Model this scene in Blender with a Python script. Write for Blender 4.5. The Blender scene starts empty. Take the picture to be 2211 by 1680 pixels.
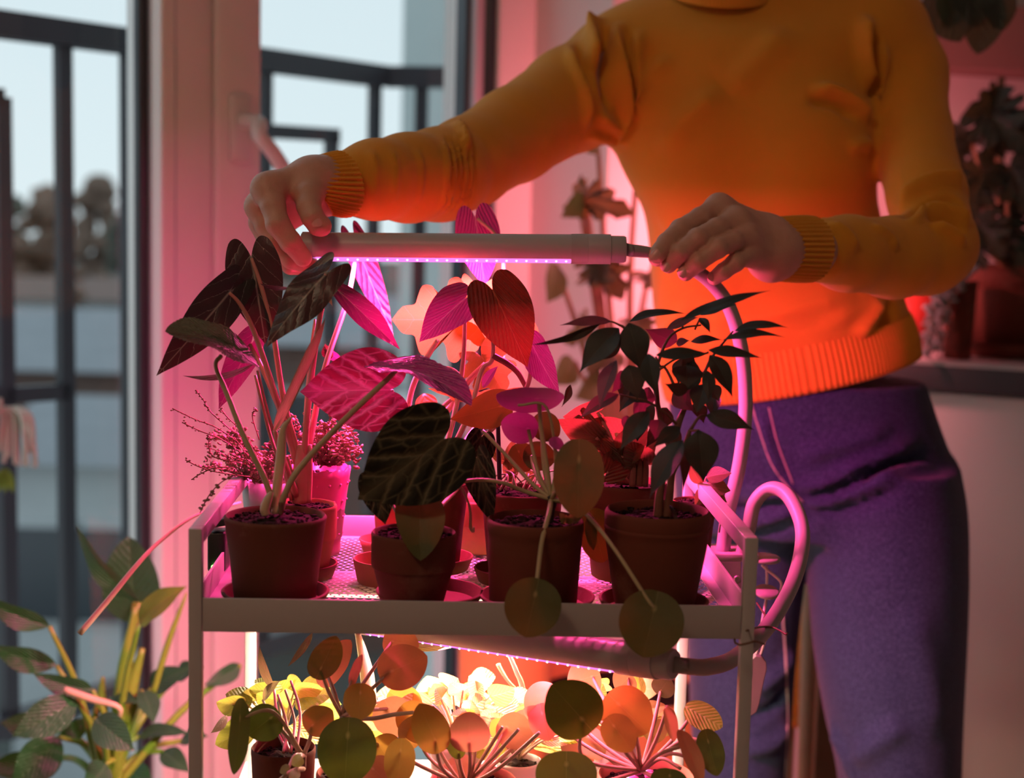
import bpy, bmesh, math, random
import numpy as np
from mathutils import Vector, Matrix, noise
from mathutils.bvhtree import BVHTree
random.seed(7); np.random.seed(7)
C = bpy.context.scene.collection
SC = bpy.context.scene
# ---------------------------------------------------------------- camera
H = 1.12                                  # lens height above the floor
FPX, TH, RO = 3315.0, 0.117, -0.0248       # focal length in pixels, pitch, roll
CX, CY = 1105.5, 840.0
_F = Vector((0, math.cos(TH), -math.sin(TH))); _R = Vector((1, 0, 0)); _U = _R.cross(_F)
RT = _R*math.cos(RO) - _U*math.sin(RO); UP = _R*math.sin(RO) + _U*math.cos(RO)
CAMP = Vector((0, 0, H))
cd = bpy.data.cameras.new('camera'); cam = bpy.data.objects.new('camera', cd); C.objects.link(cam)
cd.sensor_width = 36; cd.sensor_fit = 'HORIZONTAL'; cd.lens = FPX/2211*36
cd.clip_start = .02; cd.clip_end = 500
cam.matrix_world = Matrix(((RT.x, UP.x, -_F.x, 0), (RT.y, UP.y, -_F.y, 0), (RT.z, UP.z, -_F.z, H), (0, 0, 0, 1)))
cd.dof.use_dof = True; cd.dof.focus_distance = 1.17; cd.dof.aperture_fstop = 4.8
SC.camera = cam
# ---------------------------------------------------------------- view, world
SC.view_settings.view_transform = 'Standard'; SC.view_settings.look = 'None'
SC.view_settings.gamma = 1; SC.view_settings.use_curve_mapping = False
SC.view_settings.exposure = 0.0
wd = bpy.data.worlds.new('overcast_sky'); SC.world = wd; wd.use_nodes = True
_n = wd.node_tree.nodes; _l = wd.node_tree.links; _n.clear()
_tc = _n.new('ShaderNodeTexCoord'); _sx = _n.new('ShaderNodeSeparateXYZ'); _rp = _n.new('ShaderNodeValToRGB')
_bg = _n.new('ShaderNodeBackground'); _wo = _n.new('ShaderNodeOutputWorld')
_l.new(_tc.outputs['Generated'], _sx.inputs[0]); _l.new(_sx.outputs['Z'], _rp.inputs[0])
_rp.color_ramp.elements[0].position = 0.0; _rp.color_ramp.elements[0].color = (.72, .82, .86, 1)
_rp.color_ramp.elements[1].position = .5; _rp.color_ramp.elements[1].color = (.55, .68, .76, 1)
_l.new(_rp.outputs[0], _bg.inputs[0]); _bg.inputs[1].default_value = 1.22
_l.new(_bg.outputs[0], _wo.inputs[0])
LAMP_TOP_W, LAMP_LOW_W, LAMP_WARM_W, LAMP_REAR_W = 15.0, 1.4, 7.0, 4.6
PINK = (1.0, .056, .30); PINK3 = (1.0, .14, .28); PINK2 = (1.0, .20, .24)
WARM = (1.0, .76, .52)
_rd = bpy.data.lights.new('room_light', 'AREA'); _rd.shape = 'DISK'; _rd.size = .5; _rd.energy = 10.5; _rd.color = (1.0, .66, .42)
_ro = bpy.data.objects.new('room_light', _rd); C.objects.link(_ro); _ro.location = (-.75, -.35, 2.58)
# ---------------------------------------------------------------- pixel to place
def ray(px, py):
    return (_F*FPX + RT*(px-CX) - UP*(py-CY))/FPX
def P(px, py, Y):
    d = ray(px, py); return CAMP + d*(Y/d.y)
def PL(px, py, p0, n):
    d = ray(px, py); return CAMP + d*((p0-CAMP).dot(n)/d.dot(n))
def PZ(px, py, z):
    d = ray(px, py); return CAMP + d*((z-H)/d.z)
# ---------------------------------------------------------------- objects
def nm(v): return Vector(v).normalized()
def mesh_of(verts, faces, smooth=True, uvs=None):
    me = bpy.data.meshes.new('m'); me.from_pydata([tuple(v) for v in verts], [], faces)
    if smooth: me.polygons.foreach_set('use_smooth', [True]*len(me.polygons))
    if uvs is not None:
        ul = me.uv_layers.new(name='UVMap'); li = np.empty(len(me.loops), 'i'); me.loops.foreach_get('vertex_index', li)
        ul.data.foreach_set('uv', np.asarray(uvs, 'f')[li].ravel())
    me.update(); return me
def ob(name, me, m=None, parent=None, **kw):
    o = bpy.data.objects.new(name, me); C.objects.link(o)
    if m is not None and me is not None and not me.materials: me.materials.append(m)
    if parent is not None:
        o.parent = parent; o.matrix_parent_inverse = Matrix.Translation(-ROOT.get(parent.name, Vector()))
        ROOT[o.name] = Vector()
    else: ROOT[o.name] = Vector()
    for k, v in kw.items(): o[k] = v
    return o
ROOT = {}
def thing(name, label, cat, loc=(0, 0, 0), group=None, **kw):
    o = bpy.data.objects.new(name, None); C.objects.link(o); o.location = loc; o.empty_display_size = .02
    ROOT[o.name] = Vector(loc)
    if label: o['label'] = label
    if cat: o['category'] = cat
    if group: o['group'] = group
    for k, v in kw.items(): o[k] = v
    return o
class MB:
    """collects vertices and faces into one mesh"""
    def __init__(s): s.v = []; s.f = []; s.u = []
    def add(s, vs, fs, us=None):
        n = len(s.v); s.v += [Vector(v) for v in vs]; s.f += [tuple(i+n for i in f) for f in fs]
        s.u += list(us) if us is not None else [(0, 0)]*len(vs); return s
    def box(s, lo, hi, M=None, bev=0.0):
        lo = Vector(lo); hi = Vector(hi)
        if bev <= 0:
            vs = [Vector((x, y, z)) for x in (lo.x, hi.x) for y in (lo.y, hi.y) for z in (lo.z, hi.z)]
            fs = [(0, 1, 3, 2), (4, 6, 7, 5), (0, 4, 5, 1), (2, 3, 7, 6), (0, 2, 6, 4), (1, 5, 7, 3)]
        else:
            bm = bmesh.new(); bmesh.ops.create_cube(bm, size=1)
            bmesh.ops.scale(bm, vec=hi-lo, verts=bm.verts); bmesh.ops.translate(bm, vec=(lo+hi)/2, verts=bm.verts)
            bmesh.ops.bevel(bm, geom=bm.edges[:], offset=bev, segments=2, affect='EDGES', profile=.5)
            bm.verts.index_update(); vs = [v.co.copy() for v in bm.verts]; fs = [tuple(v.index for v in f.verts) for f in bm.faces]; bm.free()
        if M is not None: vs = [M @ v for v in vs]
        return s.add(vs, fs)
    def tube(s, pts, rad, seg=8, cap=True, flat=1.0):
        pts = [Vector(p) for p in pts]; n = len(pts)
        if not hasattr(rad, '__len__'): rad = [rad]*n
        t0 = nm(pts[1]-pts[0]); a = t0.orthogonal().normalized(); vs = []; fs = []; us = []
        for i, p in enumerate(pts):
            t = nm(pts[min(i+1, n-1)]-pts[max(i-1, 0)]); a = (a-t*a.dot(t)).normalized(); b = t.cross(a)
            for k in range(seg):
                w = 2*math.pi*k/seg; vs.append(p+(a*math.cos(w)+b*math.sin(w)*flat)*rad[i]); us.append((i/(n-1), k/seg))
        for i in range(n-1):
            for k in range(seg):
                k2 = (k+1) % seg; fs.append((i*seg+k, i*seg+k2, (i+1)*seg+k2, (i+1)*seg+k))
        if cap: fs += [tuple(range(seg))[::-1], tuple(range((n-1)*seg, n*seg))]
        return s.add(vs, fs, us)
    def lathe(s, prof, c=(0, 0, 0), seg=40, M=None):
        c = Vector(c); vs = []; fs = []; n = len(prof)
        for r, z in prof:
            for k in range(seg):
                w = 2*math.pi*k/seg; v = Vector((r*math.cos(w), r*math.sin(w), z))
                vs.append((M @ v if M is not None else v)+c)
        for i in range(n-1):
            for k in range(seg):
                k2 = (k+1) % seg; fs.append((i*seg+k, i*seg+k2, (i+1)*seg+k2, (i+1)*seg+k))
        return s.add(vs, fs)
    def ball(s, c, r, sub=1, sc=(1, 1, 1), jit=0, M=None):
        bm = bmesh.new(); bmesh.ops.create_icosphere(bm, subdivisions=sub, radius=1); bm.verts.index_update()
        vs = []
        for v in bm.verts:
            q = Vector((v.co.x*sc[0], v.co.y*sc[1], v.co.z*sc[2]))*r*(1+random.uniform(-jit, jit))
            vs.append((M @ q if M is not None else q)+Vector(c))
        fs = [tuple(v.index for v in f.verts) for f in bm.faces]; bm.free()
        return s.add(vs, fs)
    def build(s, name, m=None, parent=None, smooth=True, uv=False, **kw):
        return ob(name, mesh_of(s.v, s.f, smooth, s.u if uv else None), m, parent, **kw)
def sharp(o, ang=35):
    md = o.modifiers.new('split', 'EDGE_SPLIT'); md.split_angle = math.radians(ang); return o
def crom(pts, n=8):
    """Catmull-Rom through points (any dimension)"""
    p = np.array([list(q) for q in pts], float)
    if len(p) < 3 and n > 0:
        t = np.linspace(0, 1, n+1)[:, None]; return p[0]*(1-t)+p[1]*t
    q = np.vstack([2*p[0]-p[1], p, 2*p[-1]-p[-2]]); out = []
    for i in range(1, len(q)-2):
        for t in np.linspace(0, 1, n, endpoint=False):
            a, b, c, d = q[i-1:i+3]
            out.append(.5*(2*b+(c-a)*t+(2*a-5*b+4*c-d)*t*t+(3*b-a-3*c+d)*t**3))
    out.append(p[-1]); return np.array(out)
def px_path(pts, n=8):
    """smooth curve in the room through (px, py, Y, radius) knots"""
    c = crom([list(P(a, b, y))+[r] for a, b, y, r in pts], n)
    return [Vector(q[:3]) for q in c], list(c[:, 3])
# ---------------------------------------------------------------- materials
def lin(c):
    if isinstance(c, str): c = [int(c[i:i+2], 16)/255 for i in (0, 2, 4)]; c = [x/12.92 if x <= .04045 else ((x+.055)/1.055)**2.4 for x in c]
    return (c[0], c[1], c[2], 1)
class NT:
    def __init__(s, name):
        s.m = bpy.data.materials.new(name); s.m.use_nodes = True; s.t = s.m.node_tree; s.t.nodes.clear()
        s.o = s.t.nodes.new('ShaderNodeOutputMaterial')
    def n(s, typ, **kw):
        nd = s.t.nodes.new('ShaderNode'+typ)
        for k, v in kw.items(): setattr(nd, k, v)
        return nd
    def put(s, sock, v):
        if hasattr(v, 'is_linked') or isinstance(v, bpy.types.NodeSocket): s.t.links.new(v, sock)
        else: sock.default_value = v
    def math(s, op, a, b=0.0, c=None, clamp=False):
        nd = s.n('Math', operation=op, use_clamp=clamp); s.put(nd.inputs[0], a); s.put(nd.inputs[1], b)
        if c is not None: s.put(nd.inputs[2], c)
        return nd.outputs[0]
    def mix(s, f, a, b):
        nd = s.n('Mix', data_type='RGBA'); s.put(nd.inputs[0], f); s.put(nd.inputs[6], a); s.put(nd.inputs[7], b); return nd.outputs[2]
    def ramp(s, f, *stops):
        nd = s.n('ValToRGB'); s.put(nd.inputs[0], f); e = nd.color_ramp.elements
        while len(e) < len(stops): e.new(.5)
        for el, (p, c) in zip(e, stops): el.position = p; el.color = c if len(c) == 4 else (*c, 1)
        return nd.outputs[0]
    def noise(s, scale, detail=3, vec=None, rough=.5):
        nd = s.n('TexNoise'); nd.inputs['Scale'].default_value = scale; nd.inputs['Detail'].default_value = detail; nd.inputs['Roughness'].default_value = rough
        s.put(nd.inputs['Vector'], vec if vec is not None else s.obj()); return nd.outputs[0]
    def obj(s): return s.n('TexCoord').outputs['Object']
    def uv(s):
        u = s.n('UVMap'); u.uv_map = 'UVMap'; x = s.n('SeparateXYZ'); s.t.links.new(u.outputs[0], x.inputs[0]); return x.outputs[0], x.outputs[1], u.outputs[0]
    def bump(s, h, st=.3, dist=.002):
        nd = s.n('Bump'); nd.inputs['Strength'].default_value = st; nd.inputs['Distance'].default_value = dist; s.put(nd.inputs['Height'], h); return nd.outputs[0]
    def bsdf(s, col, rough=.5, spec=.5, nrm=None, **kw):
        b = s.n('BsdfPrincipled'); s.put(b.inputs['Base Color'], col); s.put(b.inputs['Roughness'], rough); b.inputs['Specular IOR Level'].default_value = spec
        if nrm is not None: s.put(b.inputs['Normal'], nrm)
        for k, v in kw.items(): s.put(b.inputs[k.replace('_', ' ')], v)
        return b.outputs[0]
    def out(s, sh): s.t.links.new(sh, s.o.inputs[0]); return s.m
def plain(name, c, rough=.5, spec=.5, var=0.0, nscale=40, bump=0.0, metal=0.0):
    t = NT(name); col = lin(c); nrm = None
    if var or bump:
        nz = t.noise(nscale, 4)
        if var: col = t.mix(nz, tuple(x*(1-var) for x in col[:3])+(1,), tuple(min(1, x*(1+var)) for x in col[:3])+(1,))
        if bump: nrm = t.bump(nz, bump, .001)
    return t.out(t.bsdf(col, rough, spec, nrm, Metallic=metal))
def emit(name, c, st):
    t = NT(name); e = t.n('Emission'); e.inputs[0].default_value = (*c, 1); e.inputs[1].default_value = st; return t.out(e.outputs[0])
# ---------------------------------------------------------------- implicit surfaces
def smin(a, b, k):
    h = np.clip(.5+.5*(b-a)/k, 0, 1); return b+(a-b)*h-k*h*(1-h)
def cone(X, a, b, ra, rb):
    a = np.array(a, 'f'); b = np.array(b, 'f'); ab = b-a; L = float(ab@ab)+1e-12
    t = np.clip(((X[0]-a[0])*ab[0]+(X[1]-a[1])*ab[1]+(X[2]-a[2])*ab[2])/L, 0, 1)
    return np.sqrt((X[0]-a[0]-t*ab[0])**2+(X[1]-a[1]-t*ab[1])**2+(X[2]-a[2]-t*ab[2])**2)-(ra+t*(rb-ra))
def chain(X, pts, k=.004):
    d = None
    for (a, ra), (b, rb) in zip(pts[:-1], pts[1:]):
        c = cone(X, a, b, ra, rb); d = c if d is None else smin(d, c, k)
    return d
def nets(fn, lo, hi, h):
    """surface nets: the zero level of fn over the box, as vertices and quads"""
    ax = [np.arange(lo[i], hi[i]+h, h, dtype='f') for i in range(3)]
    X = np.meshgrid(*ax, indexing='ij', sparse=True); D = np.broadcast_to(fn(X), tuple(len(a) for a in ax)).astype('f')
    n = np.array(D.shape); s = D < 0
    acc = np.zeros(tuple(n-1)+(3,), 'f'); cnt = np.zeros(tuple(n-1), 'f'); g = np.arange
    corners = [(i, j, k) for i in (0, 1) for j in (0, 1) for k in (0, 1)]
    sl = lambda c: tuple(slice(c[i], n[i]-1+c[i]) for i in range(3))
    for c in corners:
        for d in range(3):
            if c[d]: continue
            e = list(c); e[d] = 1; A = D[sl(c)]; B = D[sl(e)]; cr = (A < 0) != (B < 0)
            t = np.where(cr, A/np.where(cr, A-B, 1), 0)
            for q in range(3): acc[..., q] += np.where(cr, c[q]+(t if q == d else 0), 0)
            cnt += cr
    act = cnt > 0; idx = -np.ones(act.shape, 'i'); idx[act] = np.arange(act.sum())
    I = np.argwhere(act); V = (acc[act]/cnt[act][:, None]+I)*h+np.array(lo, 'f'); F = []
    for d in range(3):
        u, v = (d+1) % 3, (d+2) % 3
        a = [slice(1, n[q]-1) for q in range(3)]; a[d] = slice(0, n[d]-1); b = list(a); b[d] = slice(1, n[d])
        A = s[tuple(a)]; B = s[tuple(b)]; w = np.argwhere(A != B); inside = A[tuple(w.T)]
        off = np.array([0 if q == d else 1 for q in range(3)]); w = w+off
        eu = np.zeros(3, int); eu[u] = 1; ev = np.zeros(3, int); ev[v] = 1
        q4 = [idx[tuple((w-x).T)] for x in (0*eu, eu, eu+ev, ev)]; q = np.stack(q4, 1)
        F.append(np.where(inside[:, None], q, q[:, ::-1]))
    F = np.concatenate(F); F = F[(F >= 0).all(1)]
    return V, F
def np_mesh(V, F):
    me = bpy.data.meshes.new('m'); me.vertices.add(len(V)); me.vertices.foreach_set('co', np.asarray(V, 'f').ravel())
    me.loops.add(len(F)*4); me.loops.foreach_set('vertex_index', np.asarray(F, 'i').ravel())
    me.polygons.add(len(F)); me.polygons.foreach_set('loop_start', np.arange(len(F), dtype='i')*4)
    me.update(calc_edges=True); me.validate(); me.polygons.foreach_set('use_smooth', [True]*len(me.polygons)); return me
def vnormals(V, F):
    n = np.cross(V[F[:, 2]]-V[F[:, 0]], V[F[:, 3]]-V[F[:, 1]]); N = np.zeros_like(V)
    for k in range(4): np.add.at(N, F[:, k], n)
    return N/(np.linalg.norm(N, axis=1)[:, None]+1e-12)
# ================================================================ room
def wallmat(name, c, rough=.6):
    t = NT(name); nz = t.noise(60, 5); col = t.mix(nz, tuple(x*.96 for x in lin(c)[:3])+(1,), lin(c))
    return t.out(t.bsdf(col, rough, .3, t.bump(t.noise(300, 2), .05, .001)))
M_wall = wallmat('painted_wall', (.74, .70, .68)); M_ceil = wallmat('ceiling_paint', (.75, .73, .71))
M_frame = plain('window_frame_white', (.84, .81, .79), .35, .5); M_gasket = plain('dark_window_profile', (.035, .04, .05), .4)
M_grayframe = plain('gray_window_profile', (.5, .52, .56), .35)
def floormat():
    t = NT('oak_floor'); o = t.obj(); w = t.n('TexWave'); w.inputs['Scale'].default_value = 3; w.inputs['Distortion'].default_value = 6; w.inputs['Detail'].default_value = 3
    t.put(w.inputs['Vector'], o); return t.out(t.bsdf(t.mix(w.outputs[1], (.30, .19, .11, 1), (.42, .28, .17, 1)), .35))
M_floor = floormat()
# the window wall runs away to the right; s counts metres along it from the near edge of the white frame
ANG = math.radians(48); WD = Vector((math.cos(ANG), math.sin(ANG), 0)); WN = Vector((math.sin(ANG), -math.cos(ANG), 0))   # WN into the room
WA = P(350, 840, 2.0); WA.z = 0
def s_at(px, py=700, off=0.0): return (PL(px, py, WA+WN*off, WN)-WA).dot(WD)
WM = Matrix((( WD.x, -WN.x, 0, WA.x), (WD.y, -WN.y, 0, WA.y), (0, 0, 1, 0), (0, 0, 0, 1)))   # local: x along, y outwards, z up
S1, S2, S3 = 0.0, s_at(460), s_at(556)
SR = s_at(1012); SE = s_at(1062); SC0 = s_at(1140)
SL = -1.15
ZB, ZT = .09, 2.42
def wbox(mb, s0, s1, z0, z1, y0=0.0, y1=.08, bev=0): return mb.box((s0, y0, z0), (s1, y1, z1), WM, bev)
def pane_floor(z, th, name, m, ring):
    n = len(ring); vs = [(x, y, z) for x, y in ring]+[(x, y, z+th) for x, y in ring]
    MB().add(vs, [tuple(range(n))[::-1], tuple(range(n, 2*n))]+[(i, (i+1) % n, n+(i+1) % n, n+i) for i in range(n)]).build(name, m, smooth=False, kind='structure')
w = MB(); wbox(w, -2.6, SL-.06, 0, 2.7, -.10, .16); wbox(w, SL-.06, SE+.0, ZT, 2.7, -.10, .16); wbox(w, SL-.06, SE, 0, ZB, -.10, .16)
w.build('wall_left', M_wall, smooth=False, kind='structure')
# left glazing
w1 = thing('window_1', None, None, WM @ Vector((SL, 0, ZB)), kind='structure')
wbox(MB(), SL-.06, SL, ZB, ZT, .0, .08, .004).build('left_stile', M_frame, w1)
wbox(MB(), S1, S2-.0015, ZB, ZT, .0, .08, .004).build('right_stile', M_frame, w1)
wbox(MB(), SL, S1, ZB, ZB+.09, .0, .08, .004).build('bottom_rail', M_frame, w1)
wbox(MB(), SL, S1, ZT-.07, ZT, .0, .08, .004).build('top_rail', M_frame, w1)
g0, g1 = s_at(306, 700, -.03), s_at(331, 700, -.022)
wbox(MB(), g0, g1, ZB, ZT, .030, .046).build('dark_profile', M_gasket, w1)
wbox(MB(), g1, S1, ZB, ZT, .022, .032).build('gray_profile', M_grayframe, w1)
wbox(MB(), S1+.02, S1+.022, ZB+.02, ZT-.02, -.0012, .002).build('profile_line', M_grayframe, w1)
def glassmat():
    t = NT('window_glass'); f = t.n('Fresnel'); f.inputs[0].default_value = 1.5
    tr = t.n('BsdfTransparent'); tr.inputs[0].default_value = (.93, .95, .95, 1); g = t.n('BsdfGlossy'); g.inputs['Roughness'].default_value = .02
    mx = t.n('MixShader'); ge = t.n('NewGeometry'); t.put(mx.inputs[0], t.math('MULTIPLY', f.outputs[0], t.math('SUBTRACT', 1.0, ge.outputs['Backfacing']))); t.put(mx.inputs[1], tr.outputs[0]); t.put(mx.inputs[2], g.outputs[0]); return t.out(mx.outputs[0])
M_glass = glassmat()
wbox(MB(), SL, g0+.004, ZB+.08, ZT-.06, .055, .061).build('pane', M_glass, w1, smooth=False)
# right casement with its handle
w2 = thing('window_2', None, None, WM @ Vector((S2, 0, ZB)), kind='structure')
wbox(MB(), S2+.0015, S3, ZB, ZT, -.006, .08, .004).build('left_stile', M_frame, w2)
q0, q1 = s_at(1030), s_at(1049)
wbox(MB(), SR+.012, q0, ZB, ZT, .028, .036).build('dark_profile', M_gasket, w2)
wbox(MB(), q0, q1, ZB, ZT, .016, .034, .002).build('right_stile', M_grayframe, w2)
wbox(MB(), q1, q1+.012, ZB, ZT, .002, .08).build('dark_profile', M_gasket, w2)
wbox(MB(), q1+.012, SE, ZB, ZT, -.004, .08, .003).build('outer_stile', M_frame, w2)
wbox(MB(), S3, SR, ZB, ZB+.09, .0, .08, .004).build('bottom_rail', M_frame, w2)
wbox(MB(), S3, SR, ZT-.07, ZT, .0, .08, .004).build('top_rail', M_frame, w2)
wbox(MB(), S3-.004, SR+.004, ZB+.08, ZT-.06, .05, .056).build('pane', M_glass, w2, smooth=False)
hp = PL(508, 262, WA, WN); hs = (hp-WA).dot(WD); hz = hp.z
M_handle = plain('white_handle', (.74, .72, .70), .3)
hr = MB().box((hs-.017, -.016, hz-.055), (hs+.017, -.005, hz+.035), WM, .005).build('handle_plate', M_handle, w2)
hpts = [WM @ Vector((hs, -.012, hz))] + [WM @ Vector((hs+.004, -.045, hz-.003))] + [PL(560, 292, WA+WN*.062, WN), PL(590, 330, WA+WN*.066, WN), PL(625, 385, WA+WN*.066, WN)]
cv = [Vector(c) for c in crom(hpts, 8)]
MB().tube(cv, [.0105]*8+[.0105]*(len(cv)-8), 12).build('handle_lever', M_handle, hr)
# wall beyond the window, the return and the back wall
pc = PL(1140, 700, WA, WN); pc.z = 0
p2 = P(1312, 400, 2.44); p2.z = 0
def slab(a, b, z0, z1, th, name, m=M_wall):
    a = Vector(a); b = Vector(b); d = nm(b-a); n = Vector((-d.y, d.x, 0)); vs = []
    for z in (z0, z1): vs += [Vector((a.x, a.y, z)), Vector((b.x, b.y, z)), Vector((b.x, b.y, z))+n*th, Vector((a.x, a.y, z))+n*th]
    return MB().add(vs, [(3, 2, 1, 0), (4, 5, 6, 7), (0, 1, 5, 4), (1, 2, 6, 5), (2, 3, 7, 6), (3, 0, 4, 7)]).build(name, m, smooth=False, kind='structure')
slab(WM @ Vector((SE, -.0, 0)), pc, 0, 2.7, .12, 'wall_window_side')
slab(pc, p2, 0, 2.7, .12, 'wall_return')
slab(p2, p2+Vector((2.2, .84, 0)), 0, 2.7, .12, 'wall_back')
slab((2.3, 3.5, 0), (2.3, -2.0, 0), 0, 2.7, .1, 'wall_right')
slab((2.3, -2.0, 0), (-2.3, -2.0, 0), 0, 2.7, .1, 'wall_front')
slab((-1.9, -2.0, 0), (-1.9, .45, 0), 0, 2.7, .1, 'wall_far_left')
_r = [(-1.95, -2.05), (2.35, -2.05), (2.35, p2.y+.95), (p2.x, p2.y+.06), (pc.x, pc.y+.05)]+[tuple((WM @ Vector((t, .1, 0)))[:2]) for t in (SE, -2.1)]+[(-1.95, .45)]
pane_floor(-.1, .1, 'floor', M_floor, _r); pane_floor(2.7, .1, 'ceiling', M_ceil, _r)
tz = P(2100, 150, p2.y+.12).z
MB().box((p2.x+.5, p2.y+.10, tz), (p2.x+2.0, p2.y+.5, tz+.10)).build('trim_1', plain('dark_wall_trim', (.25, .13, .11), .6), smooth=False, kind='structure')
# cabinet at the right
cyw = math.radians(-26); c0 = P(1960, 830, 2.25); c0.z = 0
CM = Matrix.Translation(c0) @ Matrix.Rotation(cyw, 4, 'Z')
ctz = P(1985, 775, 2.25).z; ctb = P(1985, 838, 2.25).z
cab = thing('cabinet', 'white glossy sideboard with a dark edged top behind the person', 'cabinet', c0)
M_cab = plain('glossy_white_front', (.86, .83, .80), .34, .5); M_slab = plain('dark_edge_top', (.06, .05, .055), .45)
M_tops = plain('white_worktop', (.55, .52, .5), .4)
MB().box((-.12, .02, .08), (1.2, .30, ctb), CM).build('body', M_cab, cab, smooth=False)
MB().box((-.12, .0, .09), (.24, .019, ctb-.004), CM, .002).build('door', M_cab, cab)
MB().box((.244, .0, .09), (.8, .019, ctb-.004), CM, .002).build('door', M_cab, cab)
MB().box((-.14, -.012, ctb), (1.22, .32, ctz-.006), CM, .001).build('top_edge', M_slab, cab)
MB().box((-.14, -.013, ctz-.006), (1.22, .32, ctz), CM).build('top_surface', M_tops, cab, smooth=False)
MB().box((-.10, .05, 0), (1.18, .28, .08), CM).build('plinth', M_slab, cab, smooth=False)
# ================================================================ outside
M_rail = plain('dark_steel_railing', (.022, .022, .03), .45)
RA = P(0, 100, 2.75); RA.z = 0; ra = math.radians(55); RD = Vector((math.cos(ra), math.sin(ra), 0)); RN = Vector((RD.y, -RD.x, 0))
rl = thing('balcony_railing', 'dark steel balcony railing outside the windows', 'railing', (RA.x, RA.y, 0))
def rbar(name, a, b, w, th=.02, pl=None, n=None):
    a = Vector(a); b = Vector(b); d = nm(b-a); n = n or RN; sd = d.cross(n).normalized(); vs = []
    for p in (a, b):
        for i, j in ((-1, -1), (1, -1), (1, 1), (-1, 1)): vs.append(p+sd*i*w/2+n*j*th/2)
    return MB().add(vs, [(3, 2, 1, 0), (4, 5, 6, 7), (0, 1, 5, 4), (1, 2, 6, 5), (2, 3, 7, 6), (3, 0, 4, 7)]).build(name, M_rail, rl, smooth=False)
q = lambda x, y: PL(x, y, RA, RN)
rz = q(832, 166).z
e0 = q(832, 166); far = e0-RD*2.9; far.z = q(0, 45).z
rbar('top_rail', far, e0, .047, .05)
e1 = e0+Vector((.9, -.12, 0)); RN2 = Vector((.12, .9, 0)).normalized()*-1
rbar('top_rail', e0, e1, .047, .05, n=RN2)
zb = .12
def down(name, x, y0, wpx, y1=None):
    a = q(x, y0); b = a.copy(); b.z = zb if y1 is None else q(x, y1).z; rbar(name, a, b, wpx)
for x, y0, wd_ in ((-120, 20, .03), (135, 75, .03), (276, 95, .028), (572, 130, .03), (810, 160, .028)): down('baluster', x, y0, wd_)
a = q(-260, 20)
for k in range(3):
    b = a-RD*(.25*k); rbar('baluster', b, (b.x, b.y, zb), .028)
for k, x in enumerate((912, 1010)):
    t = (P(x, 165, e0.y)-P(832, 166, e0.y)).x; p = e0+Vector((t, -.13*t, 0)); rbar('baluster', p, (p.x, p.y, zb), .028, n=RN2)
rbar('short_rail', q(570, 283), q(728, 293), .03); down('baluster', 716, 290, .03)
rbar('short_rail', q(-120, 862), q(150, 845), .03); rbar('short_rail', q(4, 210), q(-200, 195), .03); down('baluster', 3, 210, .03)
br = far.copy(); br.z = zb+.03; be = e0.copy(); be.z = zb+.03; rbar('bottom_rail', br, be, .04, .04); rbar('bottom_rail', be, be+(e1-e0), .04, .04, n=RN2)
# neighbouring building edge, houses, trees, ground
M_stucco = plain('pale_stucco', (.40, .45, .45), .8, .2, .12, 3); M_roof = plain('gray_roof', (.30, .31, .33), .7, .2, .15, 2); M_brickw = plain('brown_house_wall', (.20, .13, .11), .8, .2, .2, 3)
M_ground = plain('wet_ground', (.10, .11, .10), .8, .2, .4, .3); M_paleground = plain('pale_yard', (.34, .36, .36), .8, .2, .2, .5); M_wing = plain('dark_window', (.05, .06, .07), .2)
M_light = plain('white_house_wall', (.55, .57, .58), .8, .2, .1, 3)
GZ = -6.0
MB().box((-120, 6, GZ-.2), (120, 200, GZ)).build('ground', M_ground, smooth=False, kind='structure')
bl = thing('neighbour_building', 'pale gray green rendered building seen through the right window', 'building', (P(935, 400, 6.5).x, 6.5, GZ))
x0 = P(866, 300, 6.5).x
MB().box((x0, 6.5, GZ), (x0+6, 16, 9)).build('wall', M_stucco, bl, smooth=False)
for k in range(6):
    for j in range(3):
        MB().box((x0+.9+1.7*j, 6.44, -4.6+2.3*k), (x0+2.0+1.7*j, 6.52, -3.2+2.3*k), None, .02).build('window', M_wing, bl)
MB().box((x0-.05, 6.40, .15), (x0+6, 6.5, .33)).build('ledge', M_light, bl, smooth=False)
def house(name, label, pxl, pxr, y_eave, y_ridge, Y, wm, rm, dep=7):
    l = P(pxl, y_eave, Y); r = P(pxr, y_eave, Y); zr = P(pxl, y_ridge, Y).z; ze = l.z
    t = thing(name, label, 'house', ((l.x+r.x)/2, Y, GZ))
    MB().box((l.x, Y, GZ), (r.x, Y+dep, ze)).build('wall', wm, t, smooth=False)
    o = .4; vs = [(l.x-o, Y-o, ze), (r.x+o, Y-o, ze), (r.x+o, Y+dep+o, ze), (l.x-o, Y+dep+o, ze), (l.x-o, Y+dep/2, zr), (r.x+o, Y+dep/2, zr)]
    MB().add(vs, [(0, 1, 5, 4), (2, 3, 4, 5), (0, 4, 3), (1, 2, 5), (3, 2, 1, 0)]).build('roof', rm, t, smooth=False)
    n = max(2, int((r.x-l.x)/2.2))
    for i in range(n):
        xx = l.x+(i+.5)*(r.x-l.x)/n; f = MB().box((xx-.45, Y-.06, ze-1.9), (xx+.45, Y+.05, ze-.7), None, .02).build('window_frame', M_light, t)
        MB().box((xx-.38, Y-.09, ze-1.83), (xx+.38, Y-.05, ze-.77)).build('pane', M_wing, f, smooth=False)
house('town_house', 'low house with a wide gray roof beyond the left window', -150, 330, 790, 690, 26, M_brickw, M_roof)
house('town_house', 'white house with gray roof lower left beyond the railing', 20, 300, 990, 910, 17, M_light, M_roof, 5)
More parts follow.
